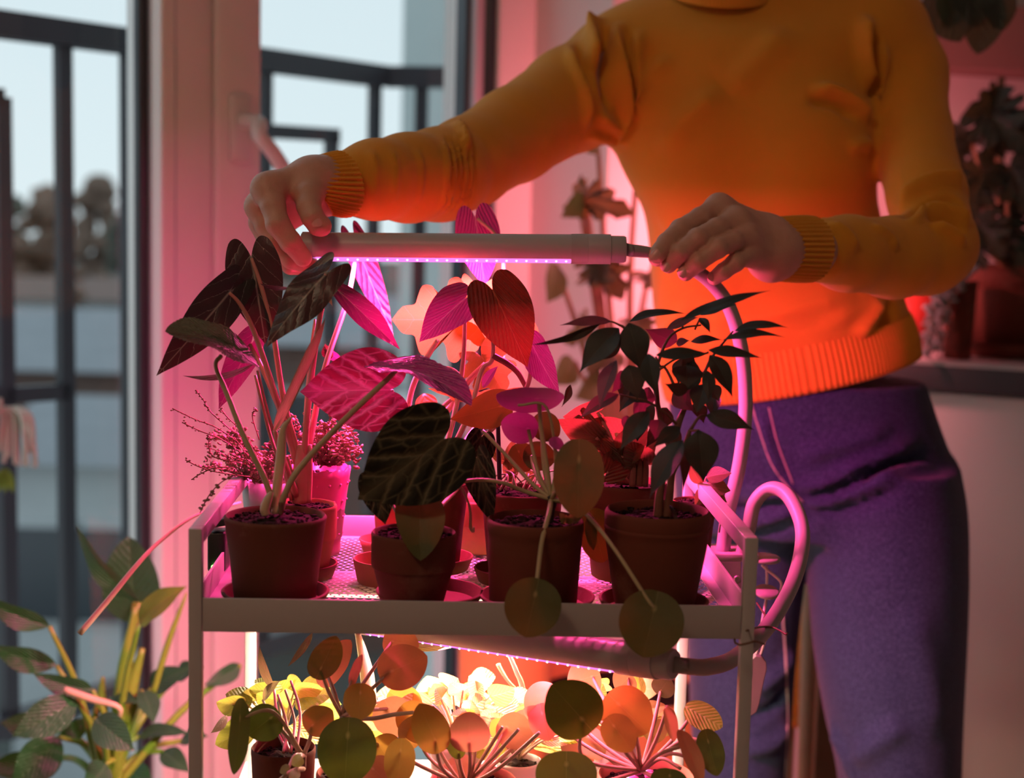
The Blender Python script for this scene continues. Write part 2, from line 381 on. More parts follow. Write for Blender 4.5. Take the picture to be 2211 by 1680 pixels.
house('town_house', 'brown house seen between the balusters right of the frame', 560, 900, 740, 660, 24, M_brickw, M_roof)
house('town_house', 'long pale house at the foot of the brown trees', -60, 640, 640, 610, 38, M_light, M_brickw, 8)
MB().box((P(-200, 1300, 12).x, 9, GZ+.0), (P(900, 1300, 12).x, 16, GZ+.05)).build('trim_2', M_paleground, smooth=False, kind='structure')
M_tree = plain('autumn_tree_crown', (.20, .135, .105), .9, .1, .5, .8); M_treeg = plain('dark_tree_crown', (.11, .12, .10), .9, .1, .5, .8); M_bark = plain('tree_bark', (.09, .07, .06), .9)
def tree(px, py_top, Y, wpx, m, label):
    top = P(px, py_top, Y); rad = wpx/FPX*Y/2; hgt = top.z-GZ
    t = thing('tree', label, 'tree', (top.x, Y, GZ)); c = MB()
    for k in range(70):
        a = random.uniform(0, 6.28); rr = rad*math.sqrt(random.random())*.85; zz = random.uniform(.15, .92); sz = rad*random.uniform(.16, .34)
        w = 1-abs(zz-.55)*1.2
        c.ball((top.x+rr*math.cos(a)*w, Y+rr*math.sin(a)*w, GZ+hgt*zz), sz, 2, (1, 1, .9), .22)
    c.ball((top.x, Y, top.z-rad*.4), rad*.4, 2, jit=.2)
    c.build('crown', m, t); MB().tube([(top.x, Y, GZ), (top.x, Y, GZ+hgt*.6)], [.35, .2], 8).build('trunk', M_bark, t)
for a in ((100, 395, 60, 170, M_tree, 'reddish brown bare tree beyond the left window'), (215, 375, 58, 150, M_tree, 'tallest brown tree beyond the left window'),
          (30, 420, 62, 120, M_treeg, 'dark tree at the left edge beyond the railing'), (280, 440, 55, 120, M_treeg, 'dark tree close to the white window frame'),
          (640, 545, 50, 160, M_treeg, 'low dark tree beyond the right window'), (770, 560, 48, 150, M_treeg, 'bush like tree beyond the lamp'), (150, 520, 35.6, 90, M_tree, 'lower brown tree in front of the tall ones'), (-140, 400, 57, 190, M_tree, 'brown tree left of the view beyond the railing'), (-330, 430, 55, 200, M_treeg, 'dark tree far left of the view beyond the railing')): tree(*a)
# ================================================================ trolley
TW, TD, TY = .38, .285, .0382
TO = Vector((-.2118, .9973, H-.2157))
TM = Matrix.Translation(TO) @ Matrix.Rotation(TY, 4, 'Z')       # local: x right, y away, z up from the top of the handles
M_white = plain('white_powder_coat', (.40, .375, .365), .38, .5, .03, 300, .02)
tro = thing('trolley', 'white metal plant trolley with perforated trays and square posts', 'trolley', TM @ Vector((TW/2, TD/2, -TO.z)))
pt = .0088
for n, x in (('post', 0), ('post', TW-pt)):
    for y in (0, TD-pt): MB().box((x, y, -TO.z+.03), (x+pt, y+pt, 0 if y == 0 else -.0005), TM, .0006).build('post', M_white, tro)
for x in (0, TW-pt): MB().box((x, pt, -pt-.0025), (x+pt, TD-pt, 0), TM, .0006).build('handle_bar', M_white, tro)
Z_PT, Z_PB, Z_FL = -.0470, -.0700, -.0645
def tray(zt, zb, zf, full=True):
    e = .0004
    MB().box((pt+e, .001, zb), (TW-pt-e, .003, zt), TM, .0004).build('front_panel', M_white, tro)
    MB().box((pt+e, TD-.003, zb), (TW-pt-e, TD-.001, zt), TM, .0004).build('back_panel', M_white, tro)
    MB().box((.001, pt+e, zb), (.003, TD-pt-e, zt), TM, .0004).build('side_panel', M_white, tro)
    MB().box((TW-.003, pt+e, zb), (TW-.001, TD-pt-e, zt), TM, .0004).build('side_panel', M_white, tro)
    # perforated floor: hexagonal holes, flattened cells
    p = .0062; rowh = p*.866; nx = int((TW-.02)/p); ny = int((TD-.02)/rowh); vs = []; fs = []
    x0 = (TW-nx*p)/2; y0 = (TD-ny*rowh)/2
    for j in range(ny):
        for i in range(nx-(j % 2)):
            cx = x0+(i+.5+.5*(j % 2))*p; cy = y0+(j+.5)*rowh; b = len(vs)
            for k in range(6):
                a = math.pi/6+k*math.pi/3; vs.append(TM @ Vector((cx+p/1.732*math.cos(a), cy+p/1.732*math.sin(a), zf)))
            for k in range(6):
                a = math.pi/6+k*math.pi/3; vs.append(TM @ Vector((cx+p/1.732*.76*math.cos(a), cy+p/1.732*.76*math.sin(a), zf)))
            fs += [(b+k, b+(k+1) % 6, b+6+(k+1) % 6, b+6+k) for k in range(6)]
    ob('perforated_floor', mesh_of(vs, fs, False), M_white, tro, kind='stuff')
    m = MB(); t = .0008
    m.box((.003, .003, zf-t), (x0+.002, TD-.003, zf), TM).box((TW-x0-.002, .003, zf-t), (TW-.003, TD-.003, zf), TM).box((x0, .003, zf-t), (TW-x0, y0+.001, zf), TM).box((x0, TD-y0-.001, zf-t), (TW-x0, TD-.003, zf), TM)
    m.build('floor_rim', M_white, tro, smooth=False)
tray(Z_PT, Z_PB, Z_FL)
Z2T, Z2B, Z2F = Z_PT-.215, Z_PB-.215, Z_FL-.215
tray(Z2T, Z2B, Z2F)
FLZ = TO.z+Z_FL; FL2 = TO.z+Z2F
# ================================================================ grow lamp
M_alu = plain('white_lamp_housing', (.42, .395, .395), .32, .5); M_cap = plain('white_lamp_plastic', (.38, .35, .345), .4)
M_goose = plain('white_gooseneck_sleeve', (.31, .285, .275), .45, .35)
M_diff = emit('pink_lamp_cover', (1.0, .22, .85), 1.3); M_led = emit('led_points', (1.0, .75, .98), 1.6); M_leds_warm = emit('warm_lamp_cover', (1.0, .8, .5), 3)
lamp = thing('grow_lamp', 'white clip-on grow lamp with two pink tubes on bent goosenecks', 'lamp', TM @ Vector((TW-.02, TD-.02, Z_PT)))
def head(a, b, r, aim, power, col, dm, lname, nled=26, capa=.010):
    """a tube head from a to b; aim: where the light points"""
    a = Vector(a); b = Vector(b); ax = nm(b-a); aim = nm(Vector(aim)-ax*Vector(aim).dot(ax)); sd = ax.cross(aim); L = (b-a).length
    hd = thing('lamp_head', None, None, (0, 0, 0)); hd.parent = lamp; hd.matrix_parent_inverse = Matrix.Translation(-ROOT[lamp.name]); ROOT[hd.name] = Vector()
    def arc(w0, w1, n, rr, dz=0): return [aim*(math.cos(w)*rr+dz)+sd*math.sin(w)*rr for w in np.linspace(w0, w1, n)]
    def strip(prof, p, q): 
        n = len(prof); return [p+v for v in prof]+[q+v for v in prof], [(i, i+1, n+i+1, n+i) for i in range(n-1)]
    h0 = math.radians(60)
    out = arc(h0, 2*math.pi-h0, 30, r); inn = arc(2*math.pi-h0, h0, 30, r-.0012); pr = out+inn+[out[0]]
    m = MB(); m.add(*strip(pr, a, b)); m.build('housing', M_alu, hd); 
    cv_ = arc(-h0*.92, h0*.92, 12, r*.985, .0); m = MB(); m.add(*strip(cv_, a, b)); m.build('diffuser', dm, hd)
    m = MB()
    for i in range(nled):
        c = a+ax*L*(i+.5)/nled
        for s in (-1, 1): m.ball(c+aim*r*.985*.70+sd*s*r*.985*.70, .0012, 1)
    m.build('led_points', M_led if dm is M_diff else dm, hd, kind='stuff')
    Mx = Matrix((sd, aim, ax)).transposed().to_4x4()
    MB().lathe([(0, -capa), (r*.9, -capa), (r*1.03, -capa+.001), (r*1.03, .0), (0, .0)], a, 32, Mx).build('end_cap', M_cap, hd)
    MB().lathe([(0, 0), (r*1.04, 0), (r*1.04, .0135), (r*1.025, .0137), (r*1.035, .0142), (r*1.03, .032), (r*.93, .0325), (r*.92, .043), (r*.85, .0445), (0, .0445)], b, 32, Mx).build('collar', M_cap, hd)
    for o in hd.children: sharp(o)
    ld = bpy.data.lights.new(lname, 'AREA'); ld.shape = 'RECTANGLE'; ld.size = L*.98; ld.size_y = .014; ld.energy = power; ld.color = col
    lo = bpy.data.objects.new(lname, ld); C.objects.link(lo); lo.parent = hd; lo.matrix_parent_inverse = Matrix.Identity(4)
    z = -aim; Mr = Matrix((ax, z.cross(ax), z)).transposed().to_4x4(); lo.matrix_world = Matrix.Translation((a+b)/2+aim*(r+.0015)) @ Mr
    lo.matrix_basis = Matrix.Translation((a+b)/2+aim*(r+.0015)) @ Mr
    return hd, b+ax*.0445
ha, hb = P(678, 533, 1.25), P(1233, 537.5, 1.25)
hd1, e1_ = head(ha, hb, .0118, (0, .21, -1), LAMP_TOP_W, PINK, M_diff, 'top_tube_light')
la, lb = P(800, 1340, 1.20), P(1338, 1418, 1.06)
hd2, e2_ = head(la, lb, .0118, (0, .30, -1), LAMP_LOW_W, PINK3, M_diff, 'low_tube_light')
wa, wb = P(700, 1352, 1.235), P(1200, 1352, 1.235)
wa.z = wb.z = TO.z+Z_FL-.030
hd3, e3_ = head(wa, wb, .0110, (0, .1, -1), LAMP_WARM_W, WARM, M_leds_warm, 'warm_tube_light')
def goose(pts, lead, parent=lamp, name='gooseneck'):
    pp, rr = px_path(pts, 10); return MB().tube([Vector(lead)]+pp if lead is not None else pp, ([rr[0]]+rr) if lead is not None else rr, 14).build(name, M_goose, parent)
clipx = 1570
goose([(1362, 541, 1.255, .0052), (1385, 543, 1.258, .0050), (1412, 548, 1.262, .0046), (1470, 568, 1.275, .0052), (1530, 605, 1.285, .0058), (1575, 665, 1.290, .0060), (1602, 760, 1.292, .0060), (1610, 880, 1.290, .0060), (1597, 1000, 1.285, .0060), (1572, 1110, 1.28, .0060), (1560, 1200, 1.275, .0062)], e1_)
goose([(1475, 1438, 1.045, .0058), (1530, 1440, 1.05, .0060), (1590, 1418, 1.07, .0060), (1660, 1350, 1.12, .0060), (1715, 1250, 1.18, .0060), (1733, 1150, 1.22, .0060), (1705, 1075, 1.25, .0060), (1665, 1055, 1.265, .0060), (1630, 1085, 1.27, .0060), (1617, 1140, 1.27, .0060), (1600, 1210, 1.27, .0060)], e2_)
g3 = [e3_, e3_+Vector((.02, .0, .0)), P(1420, 1330, 1.26), P(1530, 1290, 1.272), P(1565, 1235, 1.275)]
MB().tube([Vector(c) for c in crom(g3, 8)], .005, 12).build('gooseneck', M_goose, lamp)
# the spring clip: two plates, oval finger pads and bent wire springs
M_bolt = plain('steel_bolt', (.45, .40, .38), .3, .5, metal=.8); M_wire = plain('coated_spring_wire', (.62, .56, .52), .35)
def slabpx(pts, Y, th, name, m, parent, dy=0.0):
    a = [P(x, y, Y+dy*i) for i, (x, y) in enumerate(pts)]; n = len(a); vs = a+[v+Vector((0, th, 0)) for v in a]
    o = MB().add(vs, [tuple(range(n))[::-1], tuple(range(n, 2*n))]+[(i, (i+1) % n, n+(i+1) % n, n+i) for i in range(n)]).build(name, m, parent, smooth=False)
    md = o.modifiers.new('bevel', 'BEVEL'); md.width = .0008; md.segments = 2; md.limit_method = 'ANGLE'; return o
MB().box(P(1528, 1212, 1.262), P(1640, 1198, 1.262)+Vector((0, .04, 0)), None, .001).build('clip_top_plate', M_goose, lamp)
slabpx([(1528, 1212), (1600, 1212), (1604, 1300), (1596, 1304), (1580, 1280), (1545, 1228)], 1.262, .0015, 'clip_cheek', M_goose, lamp)
slabpx([(1530, 1232), (1545, 1224), (1600, 1300), (1588, 1312), (1540, 1290)], 1.255, .01, 'clip_jaw', M_goose, lamp)
MB().lathe([(0, 0), (.0016, 0), (.0032, .0004), (.0034, -.0008), (0, -.0008)], P(1592, 1252, 1.259), 16, Matrix.Rotation(math.pi/2, 4, 'X')).build('clip_bolt', M_bolt, lamp)
def oval(px, py, Y, rx, ry, th, name, tilt=0):
    MB().lathe([(0, -th), (.9, -th), (1, -th*.4), (1, th*.4), (.9, th), (0, th)], P(px, py, Y), 28, Matrix.Rotation(tilt, 4, 'X') @ Matrix.Diagonal((rx, ry, 1, 1))).build(name, M_goose, lamp)
oval(1652, 1206, 1.275, .013, .016, .002, 'finger_pad'); oval(1655, 1278, 1.262, .0105, .012, .0016, 'finger_pad', .25)
for pts in ([(1645, 1220, 1.27), (1658, 1232, 1.27), (1680, 1250, 1.268), (1687, 1262, 1.266), (1684, 1280, 1.264), (1676, 1300, 1.264)], [(1655, 1222, 1.275), (1656, 1245, 1.275), (1655, 1275, 1.27)]):
    c = crom([list(P(*p)) for p in pts], 6); MB().tube([Vector(v) for v in c], .0012, 8).build('spring_wire', M_wire, lamp)
# dibber hanging by two wires below the clip
dib = thing('hanging_hand_tool', 'white paddle shaped tool hanging on two thin rods by the right post', 'tool', P(1640, 1540, 1.25))
for x0_, x1_ in ((1655, 1632), (1680, 1640)): MB().tube([P(x0_, 1292, 1.262), P(x1_, 1420, 1.25)], .0014, 8).build('rod', M_wire, dib)
pd = [(1622, 1425), (1632, 1416), (1645, 1418), (1655, 1430), (1656, 1446), (1648, 1480), (1640, 1520), (1634, 1538), (1622, 1546), (1612, 1540), (1608, 1480)]
slabpx(pd, 1.243, .014, 'paddle', M_goose, dib)
# twisted wires on the right post
M_tie = plain('rusty_tie_wire', (.16, .09, .06), .5, .5, metal=.5)
for lab, pts in (('thin brown wire twisted round the right trolley post, lower loop under the panel', [(1586, 1380, .996), (1588, 1388, .992), (1598, 1392, .990), (1615, 1389, .990), (1632, 1385, .992), (1650, 1391, 1.0)]),
                 ('thin brown wire twisted over the gooseneck beside the right post', [(1612, 1362, 1.0), (1640, 1354, 1.09), (1664, 1354, 1.108), (1682, 1361, 1.10), (1697, 1370, 1.09), (1700, 1366, 1.09)]),
                 ('straight thin wire between the clip pad and the gooseneck', [(1634, 1302, 1.2), (1650, 1325, 1.16), (1664, 1340, 1.118)])):
    t = thing('tie_wire', lab, 'wire', P(*pts[0])); c = crom([list(P(*p)) for p in pts], 6); MB().tube([Vector(v) for v in c], .0008, 6).build('wire', M_tie, t)
# small black box clipped on the left handle, its green pilot light on
bx = thing('timer_box', 'small black box with a green pilot light on the left trolley handle', 'device', P(475, 1180, 1.14))
M_blk = plain('black_plastic', (.02, .02, .022), .35)
MB().box(P(447, 1236, 1.135), P(486, 1150, 1.135)+Vector((0, .02, 0)), None, .002).build('case', M_blk, bx)
slabpx([(448, 1128), (484, 1120), (496, 1134), (452, 1142)], 1.13, .02, 'hook', M_blk, bx)
MB().ball(P(460, 1224, 1.133), .0016, 2).build('pilot_light', emit('green_pilot', (.2, 1, .15), 6), bx)
# ================================================================ person
rel = lambda y: None
def skinmat():
    t = NT('skin'); o = t.obj(); n1 = t.noise(90, 4); n2 = t.noise(700, 3)
    col = t.mix(n1, (.46, .24, .165, 1), (.58, .33, .24, 1))
    b = t.bsdf(col, .48, .45, t.bump(t.math('ADD', n2, t.math('MULTIPLY', n1, .6)), .25, .0012), Subsurface_Weight=.12, Subsurface_Radius=(.012, .004, .002), Subsurface_Scale=.6)
    return t.out(b)
M_skin = skinmat(); M_nail = plain('finger_nail', (.62, .36, .30), .25, .5)
def knitmat(name, base, dark):
    t = NT(name); o = t.obj(); n = t.noise(18, 4); n2 = t.noise(900, 2)
    col = t.mix(n, dark+(1,), base+(1,)); w = t.n('TexWave'); w.inputs['Scale'].default_value = 260; w.inputs['Distortion'].default_value = 1.5; w.inputs['Detail'].default_value = 1; t.put(w.inputs['Vector'], o)
    return t.out(t.bsdf(col, .85, .2, t.bump(t.math('ADD', w.outputs[1], n2), .25, .0008), Sheen_Weight=.12, Sheen_Roughness=.5))
M_knit = knitmat('mustard_knit', (.72, .31, .028), (.62, .255, .02))
BY = 1.72
def rows(tab, Y):
    """px rows (y, xl, xr, depth half, depth centre) -> arrays over height z: cx, a, cy, b"""
    r = []
    for y, xl, xr, b, dy in tab:
        l = P(xl, y, Y+dy); q = P(xr, y, Y+dy); r.append(((l.z+q.z)/2, (l.x+q.x)/2, (q.x-l.x)/2, Y+dy, b))
    r.sort(); return np.array(r).T
def body_sdf(X, R, pw=2.3):
    z = X[2]; cx = np.interp(z, R[0], R[1]).astype('f'); a = np.interp(z, R[0], R[2]).astype('f'); cy = np.interp(z, R[0], R[3]).astype('f'); b = np.interp(z, R[0], R[4]).astype('f')
    q = (np.abs((X[0]-cx)/a)**pw+np.abs((X[1]-cy)/b)**pw)**(1/pw)
    return (q-1)*np.minimum(a, b)
def smooth_rows(R, n=60):
    z = np.linspace(R[0][0], R[0][-1], n); out = [z]+[np.interp(z, R[0], R[k]) for k in range(1, 5)]
    for k in range(1, 5):
        v = out[k]
        for _ in range(4): v = np.concatenate([[v[0]], (v[:-2]+2*v[1:-1]+v[2:])/4, [v[-1]]])
        out[k] = v
    return np.array(out)
TORSO = [(-60, 1590, 1640, .012, .01), (-25, 1500, 1800, .035, .015), (15, 1400, 1870, .055, .012), (45, 1360, 1900, .072, .008), (85, 1325, 1910, .095, .0), (150, 1312, 1900, .104, -.005), (250, 1300, 1888, .112, -.012), (310, 1318, 1882, .113, -.015), (350, 1345, 1880, .113, -.016),
         (430, 1385, 1886, .108, -.012), (520, 1402, 1912, .100, -.004), (600, 1406, 1935, .098, .0), (680, 1412, 1962, .100, .0), (760, 1424, 1985, .104, .0), (830, 1436, 1996, .106, .0), (900, 1440, 2005, .106, 0)]
RT_ = smooth_rows(rows(TORSO, BY))
def kp(l): return [(tuple(P(x, y, Y)), r) for x, y, Y, r in l]
ARM_R = kp([(1405, 150, 1.715, .062), (1330, 165, 1.70, .0605), (1235, 215, 1.64, .0535), (1110, 292, 1.55, .0455), (1010, 352, 1.47, .0415), (950, 377, 1.42, .041), (880, 384, 1.37, .0375), (810, 388, 1.325, .0325), (775, 393, 1.305, .0295)])
ARM_L = kp([(1850, 110, 1.735, .066), (1925, 170, 1.72, .060), (1964, 290, 1.66, .0435), (2001, 420, 1.575, .0388), (2018, 530, 1.50, .040), (2000, 545, 1.485, .0395), (1930, 556, 1.455, .0375), (1830, 547, 1.405, .0335), (1782, 541, 1.378, .0295)])
SHL = kp([(1500, 150, 1.735, .056), (1402, 140, 1.718, .066)]); SHR = kp([(1640, 80, 1.735, .066), (1860, 92, 1.735, .075)])
NECK = kp([(1553, -90, 1.700, .044), (1553, 30, 1.705, .046)])
BUST = kp([(1480, 320, 1.655, .052), (1735, 330, 1.645, .055)])
hem_c = P(1716, 825, BY); hem_q = .354
def hemz(x): return hem_c.z+.222*(x-hem_c.x)+hem_q*(x-hem_c.x)**2        # height of the hem's lower edge
def sweater_fn(X):
    d = body_sdf(X, RT_)
    for s in (SHL, SHR): d = smin(d, chain(X, s, .02), .045)
    for (c, r) in BUST: d = smin(d, np.sqrt((X[0]-c[0])**2+(X[1]-c[1])**2+(X[2]-c[2])**2)-r, .055)
    d = smin(d, chain(X, NECK), .03)
    d = smin(d, chain(X, ARM_R, .012), .022); d = smin(d, chain(X, ARM_L, .010), .012)
    zc = hemz(X[0])+.046
    d = np.maximum(d, zc-X[2])
    return d
lo = P(690, 480, 1.25); V, F = nets(sweater_fn, (lo.x-.02, 1.22, hem_c.z-.10), (P(2120, 500, 1.5).x+.02, 1.90, P(1500, -75, 1.7).z), .0038)
# soft folds: ridges (+) and creases (-) along lines found on the surface
N = vnormals(V, F); bvh = BVHTree.FromPolygons([tuple(v) for v in V], [tuple(int(i) for i in f) for f in F])
def fold(pts, amp, wid):
    c = crom(pts, 6); pr = []
    for x, y in c:
        d = ray(x, y).normalized(); h = bvh.ray_cast(CAMP, d)
        if h[0] is not None: pr.append(np.array(h[0]))
    if len(pr) < 2: return
    pr = np.array(pr); D = np.full(len(V), 9.); T = np.zeros(len(V)); n = len(pr)-1
    bb = (V > pr.min(0)-3*wid).all(1) & (V < pr.max(0)+3*wid).all(1); Q = V[bb]; dd = np.full(len(Q), 9.); tt = np.zeros(len(Q))
    for i in range(n):
        a, b = pr[i], pr[i+1]; ab = b-a; t = np.clip(((Q-a)@ab)/(ab@ab+1e-12), 0, 1); e = np.linalg.norm(Q-a-t[:, None]*ab, axis=1)
        m = e < dd; dd[m] = e[m]; tt[m] = (i+t[m])/n
    tap = np.clip(np.minimum(tt, 1-tt)*5, 0, 1)
    DISP[bb] += 2.1*amp*np.exp(-(dd/(wid*.6))**2)*tap
DISP = np.zeros(len(V))
for x in (955, 968, 981, 994, 1006):                                   # rings at the bent elbow
    fold([(x, 285), (x+8, 330), (x+10, 380), (x+2, 430), (x-12, 462)], .0022, .0045); fold([(x+6, 285), (x+14, 330), (x+16, 380), (x+8, 430), (x-6, 460)], -.0016, .004)
for x in (800, 845, 900): fold([(x, 320), (x+10, 370), (x+4, 440)], .0014, .006)
fold([(985, 262), (1000, 290), (1004, 330)], .004, .007)
for pts, a_, w_ in (([(1290, 40), (1278, 90), (1280, 150)], .010, .011), ([(1335, 45), (1330, 130), (1345, 230), (1350, 290)], .008, .013), ([(1310, 60), (1303, 150), (1318, 240)], -.007, .010),
                    ([(1228, 95), (1242, 150), (1262, 210), (1268, 280)], .005, .009), ([(1248, 90), (1262, 150), (1275, 215)], -.004, .008), ([(1380, 60), (1372, 160), (1382, 260)], .005, .014), ([(1358, 60), (1352, 160), (1368, 260)], -.005, .010),
                    ([(1285, 245), (1320, 270), (1360, 295)], .005, .010), ([(1265, 290), (1320, 300), (1370, 305)], .004, .009), ([(1450, 120), (1400, 180), (1370, 260)], .004, .018), ([(1560, 190), (1480, 260), (1420, 330)], .0035, .022),
                    ([(1750, 195), (1800, 200), (1850, 230), (1875, 260)], .006, .013), ([(1740, 215), (1800, 222), (1850, 255)], -.005, .011), ([(1830, 320), (1860, 310), (1880, 315)], .004, .010),
                    ([(1872, 30), (1862, 120), (1872, 200)], .009, .013), ([(1890, 60), (1880, 140), (1884, 220)], -.008, .010), ([(1905, 90), (1900, 170), (1896, 250)], .005, .012), ([(1700, 60), (1640, 130), (1570, 200)], .003, .025),
                    ([(1940, 462), (1985, 415), (2040, 395), (2075, 400)], .008, .012), ([(1950, 475), (2000, 440), (2050, 430), (2085, 445)], -.007, .009), ([(1960, 480), (2010, 460), (2060, 465), (2094, 490)], .006, .009), ([(1990, 470), (2040, 472), (2085, 505)], -.005, .008), ([(2010, 485), (2050, 500), (2085, 530)], .004, .008),
                    ([(1880, 485), (1920, 510), (1935, 540)], .0025, .008), ([(1790, 478), (1830, 505), (1850, 540)], .0025, .008), ([(1755, 480), (1775, 520), (1785, 560)], .004, .007), ([(1735, 478), (1742, 530), (1748, 590)], .004, .008),
                    ([(1500, 670), (1620, 690), (1740, 660), (1850, 640)], .004, .018), ([(1480, 730), (1600, 740), (1760, 700), (1900, 660)], .004, .018), ([(1550, 700), (1680, 720), (1820, 680)], -.003, .014), ([(1840, 740), (1880, 690), (1905, 650)], .005, .013), ([(1870, 740), (1915, 690), (1930, 650)], -.005, .012),
                    ([(1440, 560), (1500, 600), (1600, 620)], .003, .02), ([(1420, 480), (1500, 510), (1620, 520)], .003, .022), ([(1500, 660), (1440, 720), (1430, 780)], .003, .015)): fold(pts, a_, w_)
V = V+N*DISP[:, None]
# ---------------------------------------------------------------- body under the clothes, hands
def hand_fn(palm, fingers, kp_=.009, extra=()):
    fx = []
    for f in fingers:
        q = [f[0]]
        for (a, ra), (b, rb) in zip(f[:-1], f[1:]): q += [(tuple((np.array(a)+np.array(b))/2), (ra+rb)/2*.91), (b, rb)]
        fx.append(q)
    def fn(X):
        d = None
        for (a, ra), (b, rb) in palm:
            c = cone(X, a, b, ra, rb); d = c if d is None else smin(d, c, .012)
        o = d
        for f in fx: o = np.minimum(o, smin(d, chain(X, f, .002), kp_))
        return o
    return fn
def bounds(pts, m=.02):
    a = np.array([p for p, r in pts]); return a.min(0)-m, a.max(0)+m
RW = kp([(1760, 541, 1.36, .021), (1672, 540, 1.333, .0195)])
RM = kp([(1553, 449, 1.318, .0108), (1590, 478, 1.303, .0105), (1610, 513, 1.296, .0100), (1617, 549, 1.298, .0092)])
rwp = kp([(1655, 505, 1.338, .0150), (1660, 525, 1.332, .0150), (1663, 545, 1.328, .0150), (1664, 565, 1.330, .0135)])
RF = [kp([(1553, 449, 1.318, .0112), (1512, 472, 1.298, .0096), (1470, 497, 1.282, .0096), (1440, 524, 1.268, .0083), (1418, 550, 1.258, .0074)]),
      kp([(1590, 478, 1.303, .0108), (1548, 494, 1.284, .0092), (1506, 516, 1.268, .0092), (1466, 546, 1.262, .0080), (1444, 572, 1.264, .0070)]),
      kp([(1610, 513, 1.296, .0100), (1582, 520, 1.280, .0088), (1548, 536, 1.266, .0088), (1507, 566, 1.262, .0078), (1481, 589, 1.266, .0070)]),
      kp([(1617, 549, 1.298, .0090), (1604, 556, 1.286, .0078), (1588, 567, 1.276, .0078), (1562, 586, 1.274, .0070), (1543, 600, 1.278, .0062)]),
      kp([(1640, 505, 1.350, .0140), (1570, 515, 1.345, .0125), (1500, 528, 1.320, .0105), (1450, 545, 1.292, .0095), (1420, 555, 1.276, .0080)])]
rpalm = [RW]+[(a, b) for a, b in zip(rwp, RM)]+[(RW[1], q) for q in rwp]
LW = kp([(780, 392, 1.30, .0195), (700, 402, 1.272, .0185)])
LM = kp([(576, 408, 1.238, .0120), (562, 446, 1.256, .0110), (568, 480, 1.274, .0100), (580, 508, 1.290, .0090)])
lwp = kp([(672, 385, 1.262, .0150), (668, 398, 1.270, .0150), (668, 415, 1.278, .0145), (672, 430, 1.285, .0130)])
LF = [kp([(580, 408, 1.238, .0118), (590, 446, 1.228, .0100), (600, 484, 1.222, .0097), (627, 522, 1.222, .0087), (654, 556, 1.229, .0075)]),
      kp([(562, 446, 1.256, .0112), (576, 486, 1.250, .0098), (594, 520, 1.246, .0097), (630, 558, 1.244, .0086), (674, 574, 1.246, .0076)]),
      kp([(568, 480, 1.274, .0100), (578, 512, 1.270, .0090), (594, 544, 1.266, .0089), (628, 572, 1.262, .0079), (668, 580, 1.262, .0070)]),
      kp([(580, 508, 1.290, .0088), (590, 534, 1.288, .0078), (604, 556, 1.284, .0076), (630, 574, 1.280, .0068), (655, 580, 1.278, .0060)]),
      kp([(675, 395, 1.255, .0150), (668, 425, 1.238, .0118), (667, 447, 1.229, .0096), (675, 468, 1.224, .0092), (688, 486, 1.225, .0088), (695, 489, 1.2255, .0078)])]
lpalm = [LW]+[(a, b) for a, b in zip(lwp, LM)]+[(LW[1], q) for q in lwp]
def skin_piece(fn, allp, h, m=.022):
    lo, hi = bounds(allp, m); return nets(fn, lo, hi, h)
vr = skin_piece(hand_fn(rpalm, RF), list(RW)+RM+sum(RF, []), .0016)
vl = skin_piece(hand_fn(lpalm, LF), list(LW)+LM+sum(LF, []), .0016)
PELV = [(820, 1450, 1990, .100, .0), (900, 1450, 2016, .108, .0), (980, 1460, 2045, .116, .01), (1060, 1466, 2066, .118, .015), (1130, 1470, 2075, .110, .02)]
LEG_A = [(1000, 1466, 1735, .095, .04), (1100, 1473, 1738, .092, .045), (1230, 1480, 1736, .088, .05), (1400, 1486, 1716, .082, .055), (1550, 1492, 1706, .080, .06), (1680, 1498, 1694, .078, .06), (2100, 1510, 1680, .075, .06), (2540, 1500, 1690, .080, .06)]
LEG_B = [(1000, 1745, 2060, .108, -.02), (1100, 1742, 2080, .106, -.025), (1230, 1746, 2084, .102, -.03), (1400, 1757, 2078, .098, -.03), (1550, 1782, 2070, .094, -.03), (1680, 1815, 2066, .092, -.03), (2100, 1835, 2050, .085, -.02), (2540, 1845, 2060, .090, -.02)]
JP, JA, JB = [smooth_rows(rows(t, BY)) for t in (PELV, LEG_A, LEG_B)]
def cap(X, R, d): return np.maximum(d, np.maximum(R[0][0]-X[2], X[2]-R[0][-1]))
def jeans_fn(X):
    p = cap(X, JP, body_sdf(X, JP, 2.2)); a = cap(X, JA, body_sdf(X, JA, 2.1)); b = cap(X, JB, body_sdf(X, JB, 2.1))
    d = smin(smin(p, a, .02), smin(p, b, .02), .006)
    zc = hemz(X[0])+.03
    return np.maximum(d, X[2]-zc)
